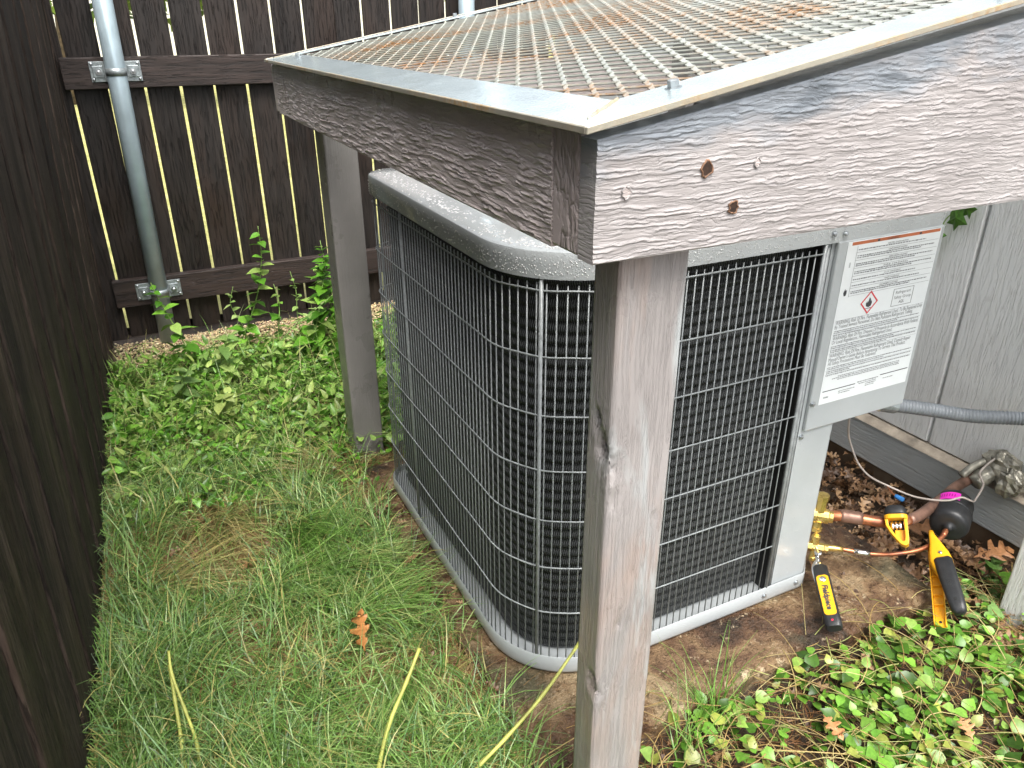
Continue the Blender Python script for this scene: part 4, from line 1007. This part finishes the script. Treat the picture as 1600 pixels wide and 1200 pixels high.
# short clamp on the thick pipe
sa, sb = Vector((1.411, .908, .163)), Vector((1.374, .853, .112))
sc_ = thing('pipe_clamp', 'short yellow clamp with black top and steel coils on the thick pipe', 'clamp', tuple(sb))
u = (sb - sa).normalized(); SL = (sb - sa).length; cz = (Vector((0, 0, 1.17)) - sa); wv = (cz - u * cz.dot(u)).normalized(); sv = u.cross(wv).normalized()
if sv.x < 0: sv = -sv
loft([(-.012, .016, .012, .011, 0, 0), (-.006, .0215, .015, .013, 0, 0), (.004, .0235, .016, .014, 0, 0), (.010, .0235, .016, .014, 0, 0)], sa, u, sv, wv).build('cap', M['blackpl'], sc_, smooth=True)
loft([(.0102, .0240, .0165, .013, 0, 0), (.020, .0240, .0165, .013, 0, 0)], sa, u, sv, wv).build('collar', M['yellow'], sc_, bevel=.001)
# open loop
outl = [(.0204, -.023), (.034, -.0225), (.050, -.0150), (.066, -.005), (.078, .004), (.082, .012), (.078, .019), (.066, .0215), (.045, .022), (.0204, .0225)]
inl = [(.0204, -.0165), (.034, -.0160), (.048, -.0095), (.062, -.001), (.070, .006), (.072, .010), (.069, .013), (.062, .0145), (.045, .0150), (.0204, .0155)]
mb = MB(); n = len(outl)
def fp(p, h_): return sa + u * p[0] + sv * p[1] + wv * h_
mb.loops([[fp(p, -.010) for p in outl], [fp(p, .010) for p in outl], [fp(p, .010) for p in inl], [fp(p, -.010) for p in inl], [fp(p, -.010) for p in outl]], closed=False)
mb.build('loop', M['yellow'], sc_, bevel=.0012)
MB().obox(sa + u * .056 + sv * .006 - wv * .006, (u, sv, wv), (.014, .011, .002)).build('tongue', M['orange'], sc_, bevel=.001)
for k in range(3):
    c = sa + u * .033 + sv * (-.0085 + k * .0078) + wv * .001
    MB().lathe(c - u * .009, u, [(0, .0015), (.003, .0036), (.009, .0040), (.015, .0036), (.018, .0015)], 12).build('spring_coil', M['chrome'], sc_, smooth=True)
MB().obox(sa + u * .032 - wv * .009, (u, sv, wv), (.0115, .014, .002)).build('dark_pad', M['dark'], sc_)

# ------------------------------------------------------------------ vegetation
def blades(name, P, az, L, tilt, curl, width, cols, mat=None, seg=5, off=(0, 0, 0)):
    n = len(P); V = np.empty((n, (seg + 1) * 2, 3)); pos = np.array(P, float).copy(); ang = tilt.copy(); a = az.copy(); da = RNG.uniform(-.45, .45, n)
    side = np.stack([-np.sin(az), np.cos(az), RNG.uniform(-.4, .4, n)], 1)
    for k in range(seg + 1):
        wk = width * (1 - (k / seg) ** 1.8) * .5 + .00012
        V[:, 2 * k] = pos - side * wk[:, None]; V[:, 2 * k + 1] = pos + side * wk[:, None]
        d = np.stack([np.sin(ang) * np.cos(a), np.sin(ang) * np.sin(a), np.cos(ang)], 1)
        pos = pos + d * (L / seg)[:, None]; ang = ang + curl / seg; a = a + da / seg * 2
    k = np.arange(seg) * 2; f = np.stack([k, k + 1, k + 3, k + 2], 1)
    F = (f[None] + (np.arange(n) * (seg + 1) * 2)[:, None, None]).reshape(-1, 4)
    # keep blades out of the soil
    V[:, :, 2] = np.maximum(V[:, :, 2], -.05)
    cols = np.array(cols); c = cols[RNG.integers(0, len(cols), n)] * RNG.uniform(.7, 1.3, (n, 1)); tint = np.repeat(c, (seg + 1) * 2, 0)
    return np_mesh(name, V.reshape(-1, 3), F, mat or M['grass'], np.clip(tint, 0, 1), True, off)
def gh(P): return np.array([ground_h(x, y) for x, y in P])
def sample(n, x0, x1, y0, y1, keep):
    out = []
    while len(out) < n:
        x = random.uniform(x0, x1); y = random.uniform(y0, y1)
        if random.random() < keep(x, y): out.append((x, y))
    return np.array(out)
def fz(x, y, s, k=0): return .5 + .5 * noise.noise(Vector((x * s, y * s, k)))
def solid(x, y): return (x > .436 and .79 < y < 1.91 and x < 1.47) or (.43 < x < .54 and .63 < y < .70) or x < lfx(y, 0) + .008 or (.44 < x < .535 and 1.98 < y < 2.08)
def g_keep(x, y):
    if solid(x, y): return 0
    d = 1.0 if fz(x, y, 3.2, 2) > .40 else .30
    if y > 1.9: d *= max(0, 1 - (y - 1.9) / .45)
    if (x - .02) ** 2 / .03 + (y - 1.72) ** 2 / .05 < 1: d *= .12
    if x > .36 and fz(x, y, 8, 3) > .45: d *= .35
    if (x - .08) ** 2 / .02 + (y - 1.28) ** 2 / .012 < 1: d *= .35
    if x > .47: d *= .10
    return d
GR = [(.13, .25, .05), (.19, .34, .08), (.25, .41, .12), (.07, .14, .025), (.36, .48, .18), (.17, .31, .12), (.44, .40, .14), (.15, .28, .06)]
def grass_set(name, n, keep, box, cols, Lr, tr, cr, wr_, label, seg=5, zoff=0):
    # tufts: blades share roots
    nt_ = n // 7; T = sample(nt_, *box, keep); idx = RNG.integers(0, nt_, n); P = T[idx] + RNG.normal(0, .007, (n, 2)); z = gh(T)[idx] - .004 + zoff
    lean = RNG.uniform(0, 6.28, nt_)[idx] + RNG.normal(0, .9, n)
    o = blades(name, np.column_stack([P, z]), lean, RNG.uniform(*Lr, n), RNG.uniform(*tr, n), RNG.uniform(*cr, n), RNG.uniform(*wr_, n), cols, seg=seg)
    tag(o, label, 'grass', kind='stuff'); return o
BOX = (-.26, .56, .55, 2.4)
grass_set('grass', 27000, g_keep, BOX, GR, (.06, .18), (.1, 1.2), (.5, 2.6), (.0018, .0034), 'fine curly green grass between the left fence and the condenser')
grass_set('straw', 20000, lambda x, y: 0 if solid(x, y) or y > 2.5 else (.9 if fz(x, y, 3.2, 2) < .5 else .35), BOX, [(.52, .38, .17), (.33, .20, .08), (.50, .40, .20), (.22, .12, .05)], (.05, .14), (1.2, 1.55), (-.1, .3), (.0010, .0020), 'dead tan straw lying among the grass', 4, .012)
# flattened darker tufts in front of the condenser and by the fence
def clump(cx_, cy_, n, r_, L0, L1, az0, azs, label, cols, w_=(.0016, .003), cr=(1.0, 1.9), tr=(.2, .9)):
    P = np.column_stack([RNG.normal(cx_, r_, n), RNG.normal(cy_, r_, n)]); z = gh(P)
    o = blades('grass_tuft', np.column_stack([P, z]), RNG.normal(az0, azs, n), RNG.uniform(L0, L1, n), RNG.uniform(*tr, n), RNG.uniform(*cr, n), RNG.uniform(*w_, n), cols, seg=7, off=(cx_, cy_, -.035))
    o.location = (cx_, cy_, -.035); tag(o, label, 'grass tuft'); return o
DG = [(.10, .22, .03), (.15, .30, .05), (.22, .38, .09)]
clump(.17, 1.70, 260, .022, .16, .34, R(-62), .22, 'flattened tuft of long dark green grass pointing at the condenser', DG, tr=(.6, 1.2), cr=(.5, 1.1))
clump(-.10, 1.36, 150, .03, .10, .24, R(60), 1.3, 'leaning pale green grass tuft at the side fence', GR)
clump(-.225, 1.28, 120, .05, .12, .26, R(20), 1.6, 'upright wispy grass tuft hugging the side fence near the front', GR, tr=(0, .5), cr=(.6, 1.8))
clump(-.22, 1.75, 110, .06, .10, .22, R(20), 1.6, 'upright wispy grass tuft hugging the side fence further back', GR, tr=(0, .5), cr=(.6, 1.8))
clump(.34, 1.95, 120, .03, .10, .24, R(-170), .7, 'arching straw coloured grass tuft left of the back post', [(.40, .36, .12), (.30, .30, .10), (.48, .40, .2)], tr=(.2, .7))
clump(.80, .765, 34, .012, .10, .22, R(60), 1.2, 'sparse green grass sprouting at the front edge of the slab', DG, tr=(0, .6), cr=(.2, .9))
clump(.70, .72, 26, .014, .08, .18, R(20), 1.4, 'sparse green grass sprouting right of the front post', DG, tr=(0, .7), cr=(.2, 1.2))

for (cx_, cy_, n_, az_, k_) in ((.27, 1.52, 190, -50, 0), (.10, 1.50, 170, -35, 0), (.30, 1.12, 160, -120, 1), (.05, 1.05, 170, -70, 1), (.25, 1.33, 170, -30, 1), (-.15, 1.62, 150, -15, 2), (.02, 1.82, 150, -60, 2)):
    clump(cx_, cy_, n_, .03, .14, .30, R(az_), .35, {0: 'flopped long grass clump lying towards the condenser, ', 1: 'flopped bright grass clump in the front lawn, ', 2: 'flopped straw coloured grass clump by the brown patch, '}[k_] + {(.27, 1.52): 'nearest the slab', (.10, 1.50): 'in the middle', (.30, 1.12): 'at the slab corner', (.05, 1.05): 'between the stalks', (.25, 1.33): 'behind the orange leaf', (-.15, 1.62): 'by the fence', (.02, 1.82): 'at its rear'}[(cx_, cy_)],
          [(.17, .33, .06), (.24, .42, .10), (.32, .48, .15), (.40, .44, .16)] if k_ < 2 else [(.46, .40, .16), (.38, .34, .12), (.55, .46, .22), (.30, .36, .12)], tr=(.6, 1.25), cr=(.4, 1.1))
# ground cover, left rear
def cover(name, box, keep, n, size, zr, cols, label, pr_=(-.5, .6), rr_=(-.6, .6), wmul=(.8, 1.2)):
    P = sample(n, *box, keep); z = gh(P) + np.array([random.uniform(*zr) * (.35 + .65 * fz(x, y, 5, 9)) for x, y in P])
    o = leaves_np(name, np.column_stack([P, z]), RNG.uniform(0, 6.28, n), RNG.uniform(*pr_, n), RNG.uniform(*rr_, n), RNG.uniform(*size, n), cols, M['leaf'], width=RNG.uniform(*wmul, n))
    tag(o, label, 'ground cover', kind='stuff'); return o
GL = [(.09, .25, .02), (.14, .35, .03), (.20, .43, .05), (.05, .15, .012), (.32, .47, .11), (.12, .30, .03)]
cover('ground_cover', (-.22, .95, 1.72, 2.98), lambda x, y: 0 if solid(x, y) else (1 if y > 2.1 else max(0, (y - 1.72) / .38) * .8) * (.25 if x < 0 and y < 2.2 else 1) * (1 if fz(x, y, 7, 6) > .5 else .22), 7800, (.010, .028), (.005, .11), GL, 'bright green leafy ground cover between the fence and the back post', (-.8, .9), (-.8, .8))
cover('low_creeper', (.44, 1.75, .30, .82), lambda x, y: 0 if solid(x, y) else min(1, .12 + 1.1 * max(0, (.82 - .26 * (x - .5) * 0 - y)) * 2.6) * (1 if x > .75 else .5) * (1 if fz(x, y, 5, 4) > .40 else .3), 3600, (.011, .032), (.003, .07), [(.08, .20, .02), (.13, .29, .035), (.19, .37, .055), (.05, .12, .014), (.25, .40, .08), (.15, .32, .035), (.30, .34, .07)], 'heart shaped green creeper covering the ground in front of the slab', pr_=(-.4, .8), wmul=(1.0, 1.5))
cover('low_creeper', (1.50, 1.78, .70, .84), lambda x, y: 1, 170, (.018, .036), (.003, .06), [(.10, .20, .045), (.16, .28, .08)], 'green creeper leaves by the grey corner post at the right edge', wmul=(1.0, 1.5))
REAR = lambda x, y: 0 if solid(x, y) else (1 if y > 2.15 else max(0, (y - 1.8) / .35) * .7) * (1 if fz(x, y, 6, 16) > .45 else .3)
o = cover('narrow_leaved_weeds', (-.22, .95, 1.8, 2.98), REAR, 3600, (.022, .050), (.01, .15), [(.14, .30, .04), (.20, .38, .06), (.28, .44, .10), (.08, .20, .02), (.32, .42, .11)], 'loose pale narrow leaved weeds mixed through the rear ground cover', (-.4, 1.2), (-.8, .8), (.35, .75))
grass_set('wispy_grass', 3600, REAR, (-.22, .95, 1.8, 2.98), [(.26, .38, .10), (.34, .44, .14), (.44, .42, .16), (.18, .32, .07)], (.08, .24), (.1, 1.2), (.3, 1.8), (.0016, .003), 'wispy grass blades standing among the rear weeds')
# creeping stems and pine needles
def wiry(name, n, box, keep, Lr, r0, cols, label, zr=(.0, .05), mat=None):
    V = []; F = []; T = []; P = sample(n, *box, keep)
    for i, (x, y) in enumerate(P):
        a = random.uniform(0, 6.28); L_ = random.uniform(*Lr); z = ground_h(x, y) + random.uniform(*zr); el = random.uniform(-.1, .5); kx = random.uniform(-1.6, 1.6); m_ = 6; o = len(V); r_ = r0 * random.uniform(.7, 1.3)
        c = np.array(random.choice(cols)) * random.uniform(.7, 1.25)
        for k in range(m_ + 1):
            f_ = k / m_; ux, uy = -math.sin(a), math.cos(a)
            for q in range(3):
                b_ = 2 * math.pi * q / 3; V.append((x + ux * r_ * math.cos(b_), y + uy * r_ * math.cos(b_), z + r_ * math.sin(b_))); T.append(c)
            if k < m_:
                for q in range(3): F.append((o + k * 3 + q, o + k * 3 + (q + 1) % 3, o + (k + 1) * 3 + (q + 1) % 3, o + (k + 1) * 3 + q))
            x += math.cos(a) * L_ / m_; y += math.sin(a) * L_ / m_; z = max(-.045, z + math.sin(el) * L_ / m_); a += kx / m_; el -= .9 / m_
    o = np_mesh(name, V, F, mat or M['grass'], np.clip(np.array(T), 0, 1), True); tag(o, label, 'plant litter', kind='stuff'); return o
TAN = [(.45, .34, .14), (.38, .26, .10), (.52, .44, .20), (.34, .36, .12)]
wiry('creeper_stems', 620, (.5, 1.7, .33, .84), lambda x, y: 0 if (x < .56 and y > .6) else 1, (.06, .22), .0010, TAN, 'thin tan and green trailing stems over the creeper', (.01, .06))
wiry('pine_needles', 2600, (.42, 1.75, .32, .80), lambda x, y: 0 if solid(x, y) else 1, (.03, .10), .0006, [(.28, .13, .05), (.38, .20, .08), (.18, .09, .04), (.45, .30, .14)], 'brown pine needles on the soil in front of the slab', (.0, .012))
wiry('green_stems', 260, (-.2, .9, 1.9, 3.1), lambda x, y: 0 if solid(x, y) else 1, (.08, .26), .0013, [(.24, .34, .08), (.30, .40, .12)], 'green trailing stems over the rear ground cover', (.03, .10))
wiry('twig_litter', 500, (-.24, .5, .9, 2.3), lambda x, y: 0 if solid(x, y) else (1 if fz(x, y, 3.2, 2) < .5 else .2), (.03, .12), .0008, [(.40, .26, .10), (.30, .17, .07)], 'brown twigs and needles among the grass', (.0, .05))

# oak leaves
def oak_template():
    half = [(0, .02), (.12, .03), (.2, .16), (.27, .17), (.30, .07), (.38, .08), (.47, .27), (.56, .29), (.56, .12), (.64, .10), (.74, .24), (.82, .22), (.80, .09), (.90, .10), (1.0, 0)]
    T = []; F = []
    for i, (x, y) in enumerate(half): T += [(x, y, y * .35 - .15 * x * x), (x, 0, -.15 * x * x), (x, -y, y * .5 - .15 * x * x)]
    for i in range(len(half) - 1):
        a = i * 3; b_ = a + 3; F += [(a, a + 1, b_ + 1), (a, b_ + 1, b_), (a + 1, a + 2, b_ + 2), (a + 1, b_ + 2, b_ + 1)]
    return np.array(T), np.array(F)
OT, OF = oak_template()
def litter(name, n, box, keep, size, zr, cols, label, steep=.6):
    P = sample(n, *box, keep); z = gh(P) + RNG.uniform(*zr, n)
    T = OT.copy(); T[:, 2] += .06 * np.sin(T[:, 0] * 9)
    o = leaves_np(name, np.column_stack([P, z]), RNG.uniform(0, 6.28, n), RNG.uniform(-steep, steep, n), RNG.uniform(-1.0, 1.0, n), RNG.uniform(*size, n), cols, M['litter'], T, OF)
    tag(o, label, 'dead leaves', kind='stuff'); return o
BR = [(.20, .11, .055), (.30, .17, .085), (.13, .07, .035), (.38, .24, .13), (.09, .05, .03)]
litter('leaf_litter', 900, (1.25, 1.80, .86, 1.9), lambda x, y: 1 if (x > 1.47 or y > 1.12) else .12, (.03, .075), (.0, .05), BR, 'brown dead oak leaves heaped between the unit and the house wall')
litter('leaf_litter', 60, (.435, .485, .95, 1.85), lambda x, y: 1, (.018, .035), (.036, .05), BR, 'small brown leaves caught along the left edge of the slab')
litter('leaf_litter', 160, (1.45, 1.80, .62, .90), lambda x, y: 1, (.03, .07), (.0, .03), BR, 'brown dead leaves by the long yellow clamp')
litter('leaf_litter', 110, (.46, 1.5, .45, .80), lambda x, y: 0 if solid(x, y) else 1, (.02, .05), (.0, .012), BR, 'small brown dead leaves under the front creeper')
litter('leaf_litter', 260, (-.2, .47, 1.0, 2.0), lambda x, y: 0 if solid(x, y) else (1 if x > .3 or fz(x, y, 3.2, 2) < .48 else .12), (.025, .055), (.0, .03), [(.30, .18, .10), (.40, .22, .10), (.2, .12, .07)], 'brown dead leaves among the grass beside the slab')
def oak(x, y, z, s_, yaw, pitch, roll, col, label):
    o = leaves_np('oak_leaf', np.array([(0., 0., 0.)]), np.array([yaw]), np.array([pitch]), np.array([roll]), np.array([s_]), [col], M['litter'], OT, OF)
    a = o.data.attributes['tint']; a.data.foreach_set('color', np.tile(np.array([*col, 1], np.float32), len(OT))); o.location = (x, y, z)
    sol = o.modifiers.new('t', 'SOLIDIFY'); sol.thickness = .0005
    tag(o, label, 'leaf', 'fallen oak leaves')
oak(.236, 1.165, .030, .085, R(82), .75, -.6, (.50, .22, .07), 'large orange oak leaf standing upright in the grass')
oak(.955, .652, .012, .055, R(-100), .1, .2, (.50, .24, .10), 'orange-brown oak leaf lying on the creeper below the probe')
oak(1.600, 1.03, -.02, .12, R(-40), .15, .3, (.42, .20, .09), 'long rust coloured oak leaf on the litter right of the black filter')
oak(1.69, .86, -.03, .11, R(-20), .2, .4, (.40, .19, .08), 'rust coloured oak leaf lying below the skirt board')
oak(.43, 1.33, .0, .075, R(-150), .3, .5, (.48, .24, .12), 'pale brown curled leaf against the left side of the slab')
oak(.395, 1.40, .01, .07, R(30), .25, -.3, (.42, .22, .12), 'brown curled leaf further back along the left side of the slab')
oak(1.165, .50, .0, .05, R(60), .1, -.3, (.55, .30, .14), 'small tan oak leaf on the creeper at the lower right')

# yellow stalks
def stalk(pts, r_, label):
    p0 = Vector(pts[0]); s_ = thing('plant_stalk', label, 'stalk', tuple(p0), 'bare yellow-green stalks in the grass')
    P = catmull(pts, 5); n = len(P); r_ *= .85; rad = [r_ * (1 - .25 * i / n) * (1.25 if i % 5 == 0 else 1) for i in range(n)]
    MB().tube(P, rad, 10).build('stem', M['stalk'], s_, smooth=True)
    return s_
sk_ = stalk([(-.118, 1.045, -.03), (-.115, 1.11, .02), (-.114, 1.17, .06), (-.113, 1.22, .10)], .0042, 'straight yellow-green stalk at the left, the upright one of the forked pair')
stalk([(-.096, 1.04, -.03), (-.090, 1.08, .03), (-.098, 1.12, .08), (-.108, 1.17, .12), (-.107, 1.205, .145)], .0036, 'kinked yellow-green stalk at the left beside the straight one')
stalk([(.155, .86, -.03), (.182, .895, .03), (.215, .93, .08), (.262, .965, .125), (.300, 1.00, .155)], .0046, 'yellow-green stalk leaning right in the middle of the grass')
stalk([(.245, .80, -.03), (.31, .81, .03), (.39, .825, .07), (.47, .845, .11), (.565, .884, .155)], .0042, 'long yellow-green stalk slanting right to the foot of the condenser')

# tall weeds
def weed(pts, n, size, label, r_=.0035, flower=False, cols=GL):
    base = Vector(pts[0]); s_ = thing('tall_weed', label, 'weed', tuple(base), 'tall weeds near the back fence')
    P = catmull(pts, 8); MB().tube(P, [r_ * (1 - .6 * i / len(P)) for i in range(len(P))], 6).build('stem', M['weedstem'], s_, smooth=True)
    for k in range(n):
        f_ = .1 + .88 * (k + random.uniform(-.3, .3)) / n; f_ = min(max(f_, .03), .99); p = P[int(f_ * (len(P) - 1))]
        yaw = k * 2.4 + random.uniform(-.4, .4); sz = size * (1.15 - .75 * f_) * random.uniform(.8, 1.2); T = LEAF
        o = leaves_np('leaf', np.array([(0., 0., 0.)]), np.array([yaw]), np.array([random.uniform(-.3, .7)]), np.array([random.uniform(-.4, .4)]), np.array([sz]), [random.choice(cols)], M['leaf'])
        o.location = p - base; o.parent = s_
M['weedstem'] = plain('weed_stem', (.20, .32, .08), .5, 0, .2, 40)
weed([(.22, 2.98, -.03), (.29, 2.96, .10), (.345, 2.93, .24), (.375, 2.91, .38), (.378, 2.90, .50)], 26, .075, 'tallest weed, a single leafy stem rising past the lower fence rail')
weed([(.10, 2.85, -.03), (.06, 2.87, .08), (.03, 2.88, .18), (.0, 2.89, .27), (-.016, 2.90, .34)], 20, .075, 'weed leaning left with a flower spike in front of the steel post')
weed([(.45, 2.75, -.03), (.52, 2.80, .10), (.57, 2.86, .22), (.60, 2.88, .32), (.598, 2.9, .42)], 36, .085, 'bushy weed with broad leaves leaning right beside the back post')
weed([(.62, 2.95, -.03), (.63, 2.98, .12), (.60, 3.0, .24), (.62, 3.0, .31)], 36, .085, 'dense weed half hidden behind the back post')
weed([(.38, 2.9, -.03), (.40, 2.92, .08), (.42, 2.95, .17), (.415, 2.98, .25)], 14, .06, 'short weed with a drooping tip in the middle of the patch')
weed([(.14, 2.65, -.03), (.15, 2.66, .06), (.17, 2.68, .13), (.20, 2.70, .18)], 14, .095, 'broad leaved pale weed in front of the tallest one', cols=[(.24, .38, .10), (.30, .42, .12), (.18, .32, .08)])
weed([(.0, 2.5, -.03), (.01, 2.52, .05), (.02, 2.54, .11), (.05, 2.55, .14)], 14, .08, 'broad leaved low weed near the side fence', cols=[(.20, .32, .10), (.16, .28, .08)])
weed([(.10, 2.32, -.03), (.11, 2.33, .04), (.12, 2.35, .09), (.14, 2.36, .11)], 12, .08, 'yellowish broad leaved weed at the edge of the grass', cols=[(.34, .42, .12), (.26, .36, .09)])
weed([(-.16, 2.35, -.03), (-.17, 2.33, .05), (-.16, 2.32, .12)], 14, .06, 'small weed growing against the side fence', cols=GL)
SL_ = [(.24, .36, .10), (.20, .34, .08), (.30, .40, .14)]
weed([(.26, 2.70, -.03), (.33, 2.70, .07), (.42, 2.72, .15), (.52, 2.75, .20), (.60, 2.78, .24)], 22, .045, 'long pale stem lying to the right over the rear ground cover', .0032, cols=SL_)
weed([(.50, 2.95, -.03), (.49, 2.98, .10), (.50, 3.0, .20), (.49, 3.02, .28)], 16, .045, 'wispy weed left of the back post below the fence rail', .0025, cols=SL_)
weed([(.30, 3.0, -.03), (.28, 3.02, .08), (.25, 3.04, .17), (.27, 3.05, .24)], 14, .045, 'wispy weed between the steel post and the tallest weed', .0025, cols=SL_)
weed([(.55, 2.60, -.03), (.57, 2.62, .09), (.60, 2.65, .18), (.59, 2.68, .27), (.61, 2.7, .33)], 30, .06, 'leafy weed touching the left side of the back post', .003)
weed([(.05, 2.72, -.03), (.08, 2.72, .06), (.13, 2.74, .12), (.22, 2.76, .15), (.30, 2.78, .16)], 18, .05, 'bent pale stem crossing in front of the steel post foot', .003, cols=SL_)
# ivy on the house wall
iv = thing('ivy_sprig', 'green lobed ivy sprig hanging against the siding by the warning panel', 'ivy', (1.80, 1.23, .72))
IV = [(0, 0), (.1, .28), (.02, .5), (.35, .38), (.5, .62), (.62, .26), (1, 0), (.62, -.26), (.5, -.62), (.35, -.38), (.02, -.5), (.1, -.28)]
for (y, z, s_, a) in ((1.212, .742, .06, -.3), (1.232, .705, .05, -1.3), (1.236, .660, .05, -1.7), (1.185, .760, .045, .1), (1.222, .728, .045, -2.2)):
    mb = MB(); c = Vector((1.795 + random.uniform(-.008, .008), y, z)); uu = Vector((-.15, -math.cos(a), math.sin(a))).normalized(); ww = Vector((-.2, math.sin(a), math.cos(a))).normalized()
    pts = [c + uu * p[0] * s_ + ww * p[1] * s_ for p in IV]; mid = c + uu * .4 * s_ + Vector((-.006, 0, 0)); mb.add(pts + [mid], [(k, (k + 1) % 12, 12) for k in range(12)])
    o = mb.build('leaf', M['ivy'] if 'ivy' in M else M.setdefault('ivy', plain('ivy_green', (.09, .22, .03), .35, 0, .4, 60)), iv)
MB().tube(catmull([(1.812, 1.17, .78), (1.808, 1.20, .75), (1.808, 1.225, .72), (1.808, 1.235, .67)], 5), .0015, 6).build('stem', M['weedstem'], iv)

for o in bpy.data.objects:
    if '_o' in o.keys(): del o['_o']
